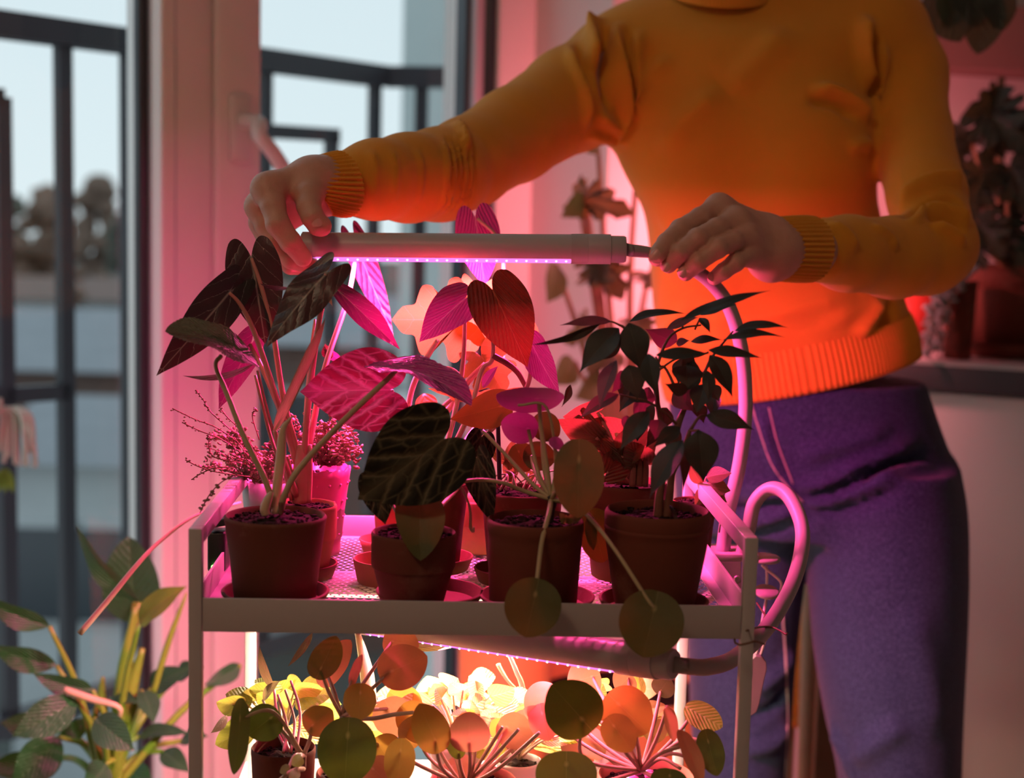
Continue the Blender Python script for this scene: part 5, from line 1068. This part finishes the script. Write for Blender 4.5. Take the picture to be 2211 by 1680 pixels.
lp(t, c0_, (845, 1449), (923, 1417), 50, 1.06, L_pl3, 'pilea', via=(800, 1490)); lp(t, c0_, (762, 1465), (783, 1413), 11, 1.06, L_pl3, roll=30, via=(750, 1500)); lp(t, c0_, (706, 1455), (758, 1382), 30, 1.10, L_pl3, roll=15, via=(720, 1490))
lp(t, c0_, (847, 1385), (905, 1395), 36, 1.13, L_pl3, via=(785, 1475)); lp(t, c0_, (840, 1530), (868, 1590), 44, 1.10, L_pl3, via=(790, 1535)); lp(t, c0_, (885, 1545), (945, 1600), 42, 1.09, L_pl, via=(830, 1545), hidden=True); lp(t, c0_, (858, 1505), (910, 1540), 36, 1.14, L_pl, via=(800, 1520))
lp(t, c0_, (820, 1610), (850, 1660), 44, 1.08, L_pl, via=(780, 1590)); lp(t, c0_, (805, 1660), (850, 1700), 40, 1.06, L_pl3, hidden=True)
stalk([(738, 1548, 1.075, 5), (800, 1552, 1.06, 5), (850, 1543, 1.05, 5), (900, 1538, 1.045, 4)], S_pale, t)
t = thing('potted_pilea', 'orange lit pilea with upright stalks in the terracotta pot behind, lower tray centre', 'potted plant', P(1025, 1900, 1.10))
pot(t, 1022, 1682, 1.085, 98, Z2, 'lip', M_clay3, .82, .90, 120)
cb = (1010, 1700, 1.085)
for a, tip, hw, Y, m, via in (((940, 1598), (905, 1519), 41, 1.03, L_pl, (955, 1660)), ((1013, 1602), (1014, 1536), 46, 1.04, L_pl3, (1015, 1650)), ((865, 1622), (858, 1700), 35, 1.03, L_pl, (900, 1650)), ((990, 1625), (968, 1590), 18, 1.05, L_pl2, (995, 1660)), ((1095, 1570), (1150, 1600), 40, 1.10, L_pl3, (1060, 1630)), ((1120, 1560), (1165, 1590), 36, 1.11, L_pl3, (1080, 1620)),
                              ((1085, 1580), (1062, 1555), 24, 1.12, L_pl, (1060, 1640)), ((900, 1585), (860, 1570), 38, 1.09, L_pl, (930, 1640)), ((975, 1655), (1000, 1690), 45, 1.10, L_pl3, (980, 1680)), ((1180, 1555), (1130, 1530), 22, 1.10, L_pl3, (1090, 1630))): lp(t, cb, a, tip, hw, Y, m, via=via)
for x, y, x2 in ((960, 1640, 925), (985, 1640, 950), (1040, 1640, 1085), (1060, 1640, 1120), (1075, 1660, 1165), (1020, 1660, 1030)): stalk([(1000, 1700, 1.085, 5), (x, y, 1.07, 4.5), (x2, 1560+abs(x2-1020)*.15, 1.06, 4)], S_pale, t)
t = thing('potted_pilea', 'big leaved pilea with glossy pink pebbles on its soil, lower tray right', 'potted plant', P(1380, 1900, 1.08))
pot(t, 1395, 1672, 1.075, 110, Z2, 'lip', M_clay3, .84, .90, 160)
pc_ = P(1395, 1672, 1.075); pb = MB()
for k in range(12): a = random.uniform(0, 6.28); rr = .030*math.sqrt(random.random()); pb.ball((pc_.x+rr*math.cos(a), pc_.y+rr*math.sin(a), Z2+(pc_.z-Z2)*.93), random.uniform(.004, .006), 2, (1, .85, .7), .06)
pb.build('pebbles', M_pebb, t, kind='stuff')
cc = (1385, 1665, 1.065)
for a, tip, hw, Y, m, via in (((1257, 1553), (1190, 1478), 66, 1.015, L_pl2, (1262, 1640)), ((1223, 1650), (1222, 1730), 69, 1.005, L_pl2, (1280, 1690)), ((1325, 1567), (1366, 1622), 38, 1.02, L_pl, (1340, 1610)), ((1335, 1520), (1400, 1582), 56, 1.05, L_pl, (1345, 1590)), ((1427, 1491), (1446, 1463), 27, 1.08, L_pl2, (1410, 1570)), ((1500, 1537), (1560, 1570), 30, 1.07, L_yel, (1450, 1600)), ((1529, 1601), (1549, 1676), 30, 1.03, L_pl2, (1470, 1600)),
                              ((1446, 1675), (1440, 1720), 42, 1.0, L_pl2, (1420, 1680)), ((1185, 1500), (1150, 1560), 46, 1.10, L_pl3, (1290, 1600)), ((1278, 1461), (1225, 1475), 44, 1.13, L_pl3, (1330, 1560)), ((1355, 1465), (1330, 1490), 30, 1.14, L_pl3, (1370, 1560)), ((1405, 1585), (1440, 1560), 26, 1.1, L_pl, (1400, 1620)), ((1170, 1540), (1185, 1600), 34, 1.09, L_pl3, (1280, 1620)), ((1270, 1590), (1300, 1640), 30, 1.09, L_pl3, (1330, 1650))): lp(t, cc, a, tip, hw, Y, m, via=via)
lp(t, cc, (1441, 1525), (1456, 1603), 15, 1.04, L_pl3, 'oval', roll=35, via=(1420, 1590)); leaf('oval', L_pl3, (1464, 1575, 1.02), (1515, 1700, 1.0), 20, 35, .06, .25, t, .3); stalk([(1385, 1665, 1.065, 5), (1420, 1630, 1.03, 5), (1467, 1613, 1.018, 4.5)], S_red, t)
for x2, y2 in ((1540, 1600), (1500, 1640), (1300, 1560), (1360, 1560), (1470, 1660)): stalk([(1385, 1665, 1.065, 5), ((1385+x2)/2, (1640+y2)/2-12, 1.05, 4.5), (x2, y2, 1.04, 4)], S_pale, t)
leaf('oval', L_yel, (1385, 1500, 1.16), (1378, 1452, 1.16), 14, 20, .05, .2, t)
# back row: bright yellow green and mottled foliage under the warm tube
def bushy(name, label, cx, cy, Y, rim, zb_, m, n, sx, sy, sz, mp, kind='oval', up=90):
    t = thing(name, label, 'potted plant', P(cx, 1850, Y)); pot(t, cx, cy, Y, rim, zb_, 'lip', mp, .8, .9, 30)
    for k in range(n):
        a = random.uniform(-math.pi, 0)if up else random.uniform(-math.pi, math.pi); rr = math.sqrt(random.random()); x = cx+sx*rr*math.cos(a); y = cy-up*.45+sy*rr*math.sin(a)*.8; YY = Y+random.uniform(-.05, .04)
        L = sz*random.uniform(.7, 1.2); b = a+random.uniform(-.7, .7); leaf(kind, m[k % len(m)], (x, y, YY), (x+L*math.cos(b), y+L*.55*math.sin(b)+L*.25, YY-.012), L*random.uniform(.25, .38), random.uniform(-30, 45), .08, .2, t, .4)
        stalk([(cx, cy, Y, 3), ((cx+x)/2, (cy+y)/2-10, (Y+YY)/2, 2.6), (x, y, YY, 2)], S_grn if k % 2 else S_pale, t, 5, n=4)
    return t
bushy('potted_arrowhead', 'bright yellow green leafy plant at the back left of the lower tray', 610, 1610, 1.20, 60, Z2, [L_yel, L_yel, L_grn], 26, 100, 110, 80, M_palepot)
bushy('potted_fittonia', 'mottled cream leafed plant under the warm tube at the back centre of the lower tray', 985, 1600, 1.19, 60, Z2, [L_fit, L_yel, L_fit], 46, 150, 100, 84, M_palepot)
bushy('potted_fittonia', 'pink and yellow mottled low plant behind the large round leaf, lower tray', 1120, 1640, 1.20, 50, Z2, [L_fit, L_fit, L_yel], 26, 90, 80, 70, M_palepot)
bushy('potted_arrowhead', 'yellow green plant at the back right corner of the lower tray', 1330, 1600, 1.22, 50, Z2, [L_yel, L_pl3], 22, 85, 100, 80, M_palepot)
t = thing('tall_sprout', 'pale thick upright shoot under the left end of the pink lower tube', 'potted plant', P(800, 1800, 1.2)); pot(t, 805, 1640, 1.215, 45, Z2, 'lip', M_clay, .8, .9, 20)
stalk([(808, 1630, 1.21, 12), (795, 1480, 1.20, 16), (785, 1420, 1.195, 12), (772, 1366, 1.19, 6)], plain('cream_shoot', (.75, .62, .38), .45), t, name='shoot'); stalk([(810, 1630, 1.21, 8), (850, 1500, 1.2, 6), (882, 1450, 1.2, 4)], S_red, t)
leaf('lance', L_pur, (675, 1366, 1.10), (621, 1440, 1.09), 8, 30, .05, .2, t, name='dry_leaf'); leaf('oval', L_grn, (880, 1398, 1.16), (985, 1394, 1.16), 15, 40, .05, .1, t)
t = thing('bare_stem_plant', 'bare forked pale stem rising behind the pink lower tube', 'potted plant', P(1125, 1800, 1.23)); pot(t, 1130, 1640, 1.24, 40, Z2, 'lip', M_palepot, .8, .9, 20)
stalk([(1130, 1640, 1.235, 5), (1130, 1500, 1.23, 6), (1115, 1450, 1.22, 5.5), (1095, 1405, 1.22, 4.5)], S_pale, t); stalk([(1120, 1495, 1.225, 4), (1095, 1468, 1.22, 4), (1078, 1440, 1.22, 5), (1076, 1434, 1.22, 5)], S_grn, t, name='side_shoot')
# ================================================================ plant on the floor by the window
L_flo = leafmat('floor_plant_leaf', (.022, .10, .042), (.10, .22, .10), 'pinnate', 8, .36, .16, .06, .6, mid=.05, tcol=(.25, .32, .04)); L_flb = leafmat('floor_plant_leaf_lit', (.14, .28, .03), (.3, .4, .08), 'pinnate', 8, .4, .35, .06, .6, mid=.05, tcol=(.5, .5, .04)); S_yg = plain('yellow_green_stalk', (.17, .30, .03), .4)  # the brighter leaf is a lit copy, its light painted into the colour
fy = 1.60; fc = P(235, 1700, fy); t = thing('floor_plant', 'bushy green philodendron in front of the left window, bottom left', 'potted plant', (fc.x, fc.y, .0))
pz = .42; M_fpot = plain('dark_gray_planter', (.10, .10, .11), .5)
MB().lathe([(0, 0), (.10, 0), (.135, pz), (.125, pz), (.095, .02), (0, .02)], (fc.x, fc.y, 0), 40).build('pot', M_fpot, t); soil(Vector((fc.x, fc.y, 0)), pz-.03, .125, t, 30)
FPL = [((107, 1353), (-40, 1283), 24, -.05, 35, 0), ((300, 1300), (165, 1134), 20, .0, 50, 0), ((290, 1302), (278, 1158), 62, .1, 8, 0), ((300, 1348), (404, 1266), 26, -.05, 35, 1), ((122, 1437), (-25, 1392), 27, .0, 25, 0), ((200, 1490), (70, 1453), 24, -.02, 30, 0), ((166, 1512), (26, 1590), 42, -.05, 5, 0), ((205, 1552), (292, 1622), 38, -.07, -5, 0), ((325, 1487), (410, 1442), 27, .05, 15, 0), ((300, 1590), (408, 1584), 16, .02, 40, 0),
       ((350, 1622), (410, 1668), 24, .05, 10, 0), ((130, 1592), (25, 1700), 46, .0, 5, 0), ((192, 1558), (118, 1592), 20, .03, 25, 0), ((308, 1490), (332, 1562), 24, .0, 20, 0), ((520, 1436), (440, 1480), 20, .05, 20, 0), ((380, 1460), (440, 1440), 20, .08, 25, 0), ((80, 1640), (-30, 1660), 30, .05, 15, 0), ((230, 1650), (180, 1710), 34, -.03, 15, 0), ((270, 1660), (330, 1710), 30, .05, 15, 0), ((100, 1560), (0, 1560), 30, .08, 20, 0), ((240, 1505), (300, 1520), 16, .0, 30, 0), ((390, 1600), (450, 1590), 16, .05, 30, 0)]
for i, (a, b, w_, dy, r_, br) in enumerate(FPL):
    Y_ = fy+dy; leaf('lance' if w_ < 55 else 'pilea', L_flb if br else L_flo, (a[0], a[1], Y_), (b[0], b[1], Y_-.03), w_, r_, .08, .25, t, .5)
    stalk([(235+(i % 5)*8-16, 1700, fy, 9), ((235+a[0])/2+(i % 3)*6, (1640+a[1])/2, (fy+Y_)/2, 8), (a[0], a[1], Y_, 5)], S_yg, t, 8)
for a, b, r in (((250, 1560), (293, 1310), 13), ((270, 1560), (308, 1400), 15), ((225, 1540), (222, 1462), 10), ((200, 1620), (215, 1500), 9), ((330, 1500), (403, 1280), 7)): stalk([(a[0], a[1], fy, r), ((a[0]+b[0])/2-4, (a[1]+b[1])/2, fy, r), (b[0], b[1], fy, r*.4)], S_yg, t, name='leaf_sheath')
stalk([(139, 1489, fy-.06, 8), (200, 1510, fy-.06, 9), (257, 1528, fy-.06, 6), (252, 1560, fy-.05, 6)], S_sheath, t, name='dry_sheath')
t = thing('long_pale_stake', 'long pale tapering stake leaning out left of the trolley', 'stake', P(300, 1240, 1.27)); stalk([(172, 1368, 1.26, 7), (230, 1300, 1.265, 6.5), (300, 1215, 1.27, 5.5), (350, 1165, 1.275, 4.5), (425, 1112, 1.28, 3.5), (520, 1085, 1.30, 3)], S_pale, t, name='stake')
# ================================================================ plants behind, left edge
t = thing('hanging_dried_bunch', 'pale dried hanging bunch over yellow leaves at the left edge outside', 'plant', P(20, 900, 2.2)); M_dry = plain('dried_pale_stalks', (.55, .46, .36), .8)
for k in range(22): x = random.uniform(-60, 75); stalk([(x*.4+10, 880, 2.2, 5), (x*.8+8, 905, 2.2+random.uniform(-.03, .03), 7), (x+random.uniform(-8, 8), random.uniform(950, 1010), 2.2, 5)], M_dry, t, 5, 'dried_stalk', 4)
for k in range(4): leaf('lance', L_flb, (10, 1010, 2.2), (-25+18*k, 1065, 2.2), 9, 20, .05, .2, t)
stalk([(0, 860, 2.2, 5), (5, 900, 2.2, 5)], M_dry, t, name='hanger')
# ================================================================ behind the person
L_mon = leafmat('monstera_leaf', (.05, .06, .03), (.14, .13, .07), 'pinnate', 6, .4, .25, .06, .5, tcol=(.75, .42, .12)); L_mond = leafmat('dark_monstera_leaf', (.022, .035, .022), (.06, .08, .05), 'pinnate', 6, .35, .10, .06, .5); S_mon = plain('brown_green_stalk', (.30, .16, .07), .5)
by_ = 2.25; c_ = P(1370, 900, by_); t = thing('monstera', 'split leaved monstera between the window and the person', 'potted plant', (c_.x, c_.y, 0))
MB().lathe([(0, 0), (.11, 0), (.15, .42), (.14, .42), (.1, .03), (0, .03)], (c_.x, c_.y, 0), 40).build('pot', M_orpot, t); soil(Vector((c_.x, c_.y, 0)), .39, .138, t, 30)
for a, b, w_, r_ in (((1250, 430), (1372, 465), 46, 15), ((1262, 425), (1210, 470), 24, 20), ((1200, 570), (1180, 655), 26, 40), ((1290, 560), (1345, 650), 58, 10), ((1280, 590), (1330, 610), 44, 30), ((1400, 590), (1440, 650), 40, 20), ((1370, 690), (1410, 740), 40, 20), ((1265, 700), (1215, 740), 36, 30), ((1330, 760), (1260, 800), 36, 20), ((1262, 400), (1255, 375), 8, 30), ((1240, 780), (1190, 830), 30, 20), ((1300, 820), (1240, 860), 30, 20), ((1380, 300), (1430, 330), 40, 20), ((1290, 305), (1265, 330), 16, 30)):
    leaf('monstera' if w_ > 30 else 'lance', L_mon, (a[0], a[1], by_), (b[0], b[1], by_-.05), w_, r_, .08, .2, t, .3)
    stalk([(1370, 1150, by_, 8), ((1340+a[0])/2, (a[1]+1000)/2, by_, 7), (a[0], a[1], by_, 5)], S_mon, t, 6)
# orange planter and low shelf behind the trolley
oc = P(1090, 1440, 1.95); t = thing('orange_planter', 'orange clay planter seen behind the lower tray', 'planter', (oc.x, oc.y, 0)); pw = 105/FPX*1.95
MB().lathe([(0, .0), (pw*.8, 0), (pw, oc.z+.07), (pw*.93, oc.z+.07), (pw*.8, .04), (0, .04)], (oc.x, oc.y, 0), 48).build('pot', M_orpot, t); soil(Vector((oc.x, oc.y, 0)), oc.z+.05, pw*.92, t, 20)
for k in range(9): a = random.uniform(0, 3.14); leaf('lance', L_flo, (1090, 1365, 1.95), (1090+120*math.cos(a), 1365-100*math.sin(a)+20, 1.95+random.uniform(-.08, .08)), 20, 25, .06, .2, t, .3)
# plant stand and lit orange glass seen between the legs
oc = P(1745, 1400, 2.05); t = thing('orange_plant_basket', 'glowing orange woven plant basket seen between the legs', 'basket', (oc.x, oc.y, 0))
M_bask = plain('orange_basket', (.80, .36, .06), .6, .3, .35, 60, .4); z1 = P(1745, 1230, 2.05).z; z0 = P(1745, 1560, 2.05).z
m = MB(); m.lathe([(0, z0), (.028, z0), (.036, (z0+z1)/2), (.030, z1), (.026, z1), (.030, (z0+z1)/2), (.022, z0+.01), (0, z0+.01)], (oc.x, oc.y, 0), 32); m.build('basket', M_bask, t)
bk = MB()
for i in range(9): zz = z0+(z1-z0)*(i+.5)/9; rr = .0345-.006*abs(i-4)/4; bk.tube([(oc.x+rr*math.cos(w), oc.y+rr*math.sin(w), zz+.002*math.sin(9*w)) for w in np.linspace(0, 6.283, 30)], .002, 5)
bk.build('woven_bands', M_bask, t, kind='stuff'); M_wood = plain('pale_wood', (.55, .36, .22), .6, .3, .2, 30); M_dwood = plain('brown_wood', (.20, .10, .05), .6, .3, .3, 30)
for dx in (-.02, .02): MB().tube([(oc.x+dx, oc.y, 0), (oc.x+dx*.9, oc.y, z0)], .006, 8).build('leg', M_wood, t)
t = thing('wooden_stake', 'pale round wooden stake standing between the legs', 'stake', P(1752, 2000, 1.98)); a = P(1752, 1240, 1.98); b = Vector((P(1752, 1680, 1.98).x, a.y, 0)); MB().tube([b, a], .0115, 14).build('stick', M_wood, t)
t = thing('wooden_board', 'dark brown wooden board leaning behind the right leg', 'board', P(1832, 2000, 1.92)); a = P(1832, 1200, 1.92); MB().box((a.x-.03, a.y, 0), (a.x+.05, a.y+.02, a.z), None, .002).build('board', M_dwood, t)
for k in range(10): pass
# on the cabinet: big terracotta pot with a dark monstera, trailing plant, red pot
def on_cab(px, py, Y): v = P(px, py, Y); return Vector((v.x, v.y, ctz+.001))
oc = on_cab(2190, 780, 2.36); t = thing('large_monstera', 'dark split leaved monstera in a big terracotta pot on the cabinet', 'potted plant', oc)
zr = P(2190, 590, 2.36).z; Rp = .098
o = MB().lathe([(0, 0), (Rp*.88, 0), (Rp*.95, (zr-oc.z)*.7), (Rp*.96, (zr-oc.z)*.75), (Rp*1.02, (zr-oc.z)*.77), (Rp*1.03, zr-oc.z), (Rp*.95, zr-oc.z), (Rp*.8, .02), (0, .02)], oc+Vector((0, 0, .012)), 48).build('pot', M_clay2, t)
soil(Vector((oc.x, oc.y, 0)), zr-.0, Rp*.93, t, 30)
MB().lathe([(0, 0), (Rp*1.0, 0), (Rp*1.18, .022), (Rp*1.13, .022), (Rp*.98, .004), (0, .004)], oc, 48).build('saucer', M_clay, t)
for a, b, w_, r_, dy in (((2130, 240), (2215, 330), 75, 10, 0), ((2160, 200), (2075, 250), 36, 20, .02), ((2100, 310), (2050, 260), 28, 20, .02), ((2120, 380), (2080, 480), 52, 10, -.03), ((2180, 360), (2240, 470), 66, 10, -.02), ((2110, 480), (2160, 560), 56, 20, -.05), ((2070, 430), (2100, 520), 40, 20, .03), ((2170, 500), (2215, 590), 54, 20, .0), ((2130, 430), (2190, 420), 44, 20, .04), ((2090, 350), (2135, 400), 44, 30, .05), ((2060, 300), (2075, 370), 30, 30, .05), ((2150, 290), (2120, 360), 40, 20, .03), ((2200, 270), (2230, 360), 46, 20, .03), ((2190, 430), (2150, 520), 46, 20, .02), ((2085, 520), (2130, 585), 34, 20, -.06)):
    leaf('monstera', L_mond, (a[0], a[1], 2.36+dy), (b[0], b[1], 2.36+dy-.05), w_, r_, .06, .2, t, .3); stalk([(2185+random.uniform(-20, 20), 600, 2.36, 6), ((2170+a[0])/2, (a[1]+560)/2, 2.36+dy/2, 5), (a[0], a[1], 2.36+dy, 4)], S_mon, t, 6)
oc = on_cab(1958, 770, 2.42); t = thing('red_pot', 'small red pot beside the big terracotta pot on the cabinet', 'pot', oc); M_redp = plain('red_glazed_pot', (.50, .05, .035), .35)
zr = P(1958, 625, 2.42).z-oc.z; MB().lathe([(0, 0), (.032, 0), (.045, zr), (.041, zr), (.03, .02), (0, .02)], oc, 36).build('pot', M_redp, t); soil(Vector((oc.x, oc.y, 0)), oc.z+zr-.006, .041, t, 10)
L_suc = leafmat('gray_succulent_leaf', (.34, .33, .32), (.4, .4, .4), 'plain', 4, .6, .12); m = MB(); c1 = P(2025, 690, 2.20); 
t = thing('trailing_succulent', 'gray trailing succulent hanging between the two pots on the cabinet', 'plant', on_cab(2030, 770, 2.22))
for k, pts in enumerate(([(2070, 590), (2040, 620), (2015, 680), (2005, 760)], [(2080, 600), (2050, 650), (2030, 700), (2020, 765)], [(2100, 580), (2060, 610), (2040, 640), (2035, 690)], [(2060, 600), (2020, 650), (2000, 710), (1998, 770)])):
    pp, rr = px_path([(x, y, 2.215+.01*k, 2/FPX*2.2) for x, y in pts], 7); MB().tube(pp, rr, 5).build('stem', S_mon, t)
    for p in pp:
        for _ in range(2): m.ball(p+Vector((random.uniform(-.007, .007), random.uniform(-.007, .007), random.uniform(-.004, .004))), random.uniform(.004, .0075), 1, (1, .8, .6), .15)
m.build('leaf_cloud', L_suc, t, kind='stuff')
MB().lathe([(0, 0), (.02, 0), (.024, .115), (.02, .115), (.018, .01), (0, .01)], on_cab(2066, 770, 2.262), 24).build('pot', M_clay2, t)
# hanging plant, top right
hc = P(2085, -360, 2.0); t = thing('hanging_plant', 'dark leaved plant hanging into the top right corner', 'plant', hc)
for a, b, w_, r_ in (((2010, -20), (2075, 90), 46, 10), ((2130, -20), (2110, 118), 44, 10), ((2060, -30), (2040, 60), 36, 30), ((2100, -60), (2100, 60), 40, 25), ((2150, -40), (2160, 70), 34, 20)): leaf('oval', L_mond, (a[0], a[1], 2.0), (b[0], b[1], 1.98), w_, r_, .06, .15, t, .3); stalk([(2085, -360, 2.0, 5), ((2085+a[0])/2, (a[1]-330)/2, 2.0, 4), (a[0], a[1], 2.0, 4)], S_mon, t, 6)
MB().lathe([(0, -.12), (.05, -.12), (.075, .0), (.07, .0), (.045, -.11), (0, -.11)], hc, 32).build('pot', M_blk, t)
for k in range(3): w = 2.1*k; MB().tube([hc+Vector((.07*math.cos(w), .07*math.sin(w), 0)), Vector((hc.x, hc.y, 2.7))], .0015, 5).build('hanger_cord', M_wire, t)
t = thing('trailing_shoot', 'dark leaf tip above the shoulder at the top edge', 'plant', P(1395, -20, 2.3)); leaf('lance', L_mond, (1385, -30, 2.3), (1400, 22, 2.3), 16, 15, .05, .2, t); leaf('lance', L_mond, (1410, -35, 2.3), (1425, 12, 2.3), 14, 15, .05, .2, t)
stalk([(1400, -400, 2.32, 4), (1400, -40, 2.3, 3)], S_mon, t)
# second grow lamp on a stand, hidden behind the torso: it lights the rear wall
gl = thing('rear_grow_lamp', 'pink grow tube on a stand behind the person', 'lamp', P(1640, 1600, 2.18))
a = P(1640, 470, 2.18); b = P(1800, 476, 2.18); MB().tube([a, b], .012, 16).build('tube_housing', M_alu, gl); MB().tube([a+Vector((.004, .0085, -.004)), b+Vector((-.004, .0085, -.004))], .008, 12).build('tube_cover', M_diff, gl)
mid = (a+b)/2; MB().tube([(mid.x, mid.y, 0), mid], .006, 10).build('pole', M_goose, gl); MB().lathe([(0, 0), (.06, 0), (.06, .012), (0, .015)], (mid.x, mid.y, 0), 32).build('base', M_goose, gl)
ld = bpy.data.lights.new('rear_tube_light', 'AREA'); ld.shape = 'RECTANGLE'; ld.size = (b-a).length; ld.size_y = .016; ld.energy = LAMP_REAR_W; ld.color = PINK2
lo = bpy.data.objects.new('rear_tube_light', ld); C.objects.link(lo); lo.parent = gl; lo.matrix_parent_inverse = Matrix.Translation(-ROOT[gl.name]); z = -nm((-.12, .95, -.25)); x_ = nm((b-a)-z*(b-a).dot(z)); lo.matrix_basis = Matrix.Translation(mid+nm((-.12, .95, -.25))*.024) @ Matrix((x_, z.cross(x_), z)).transposed().to_4x4()
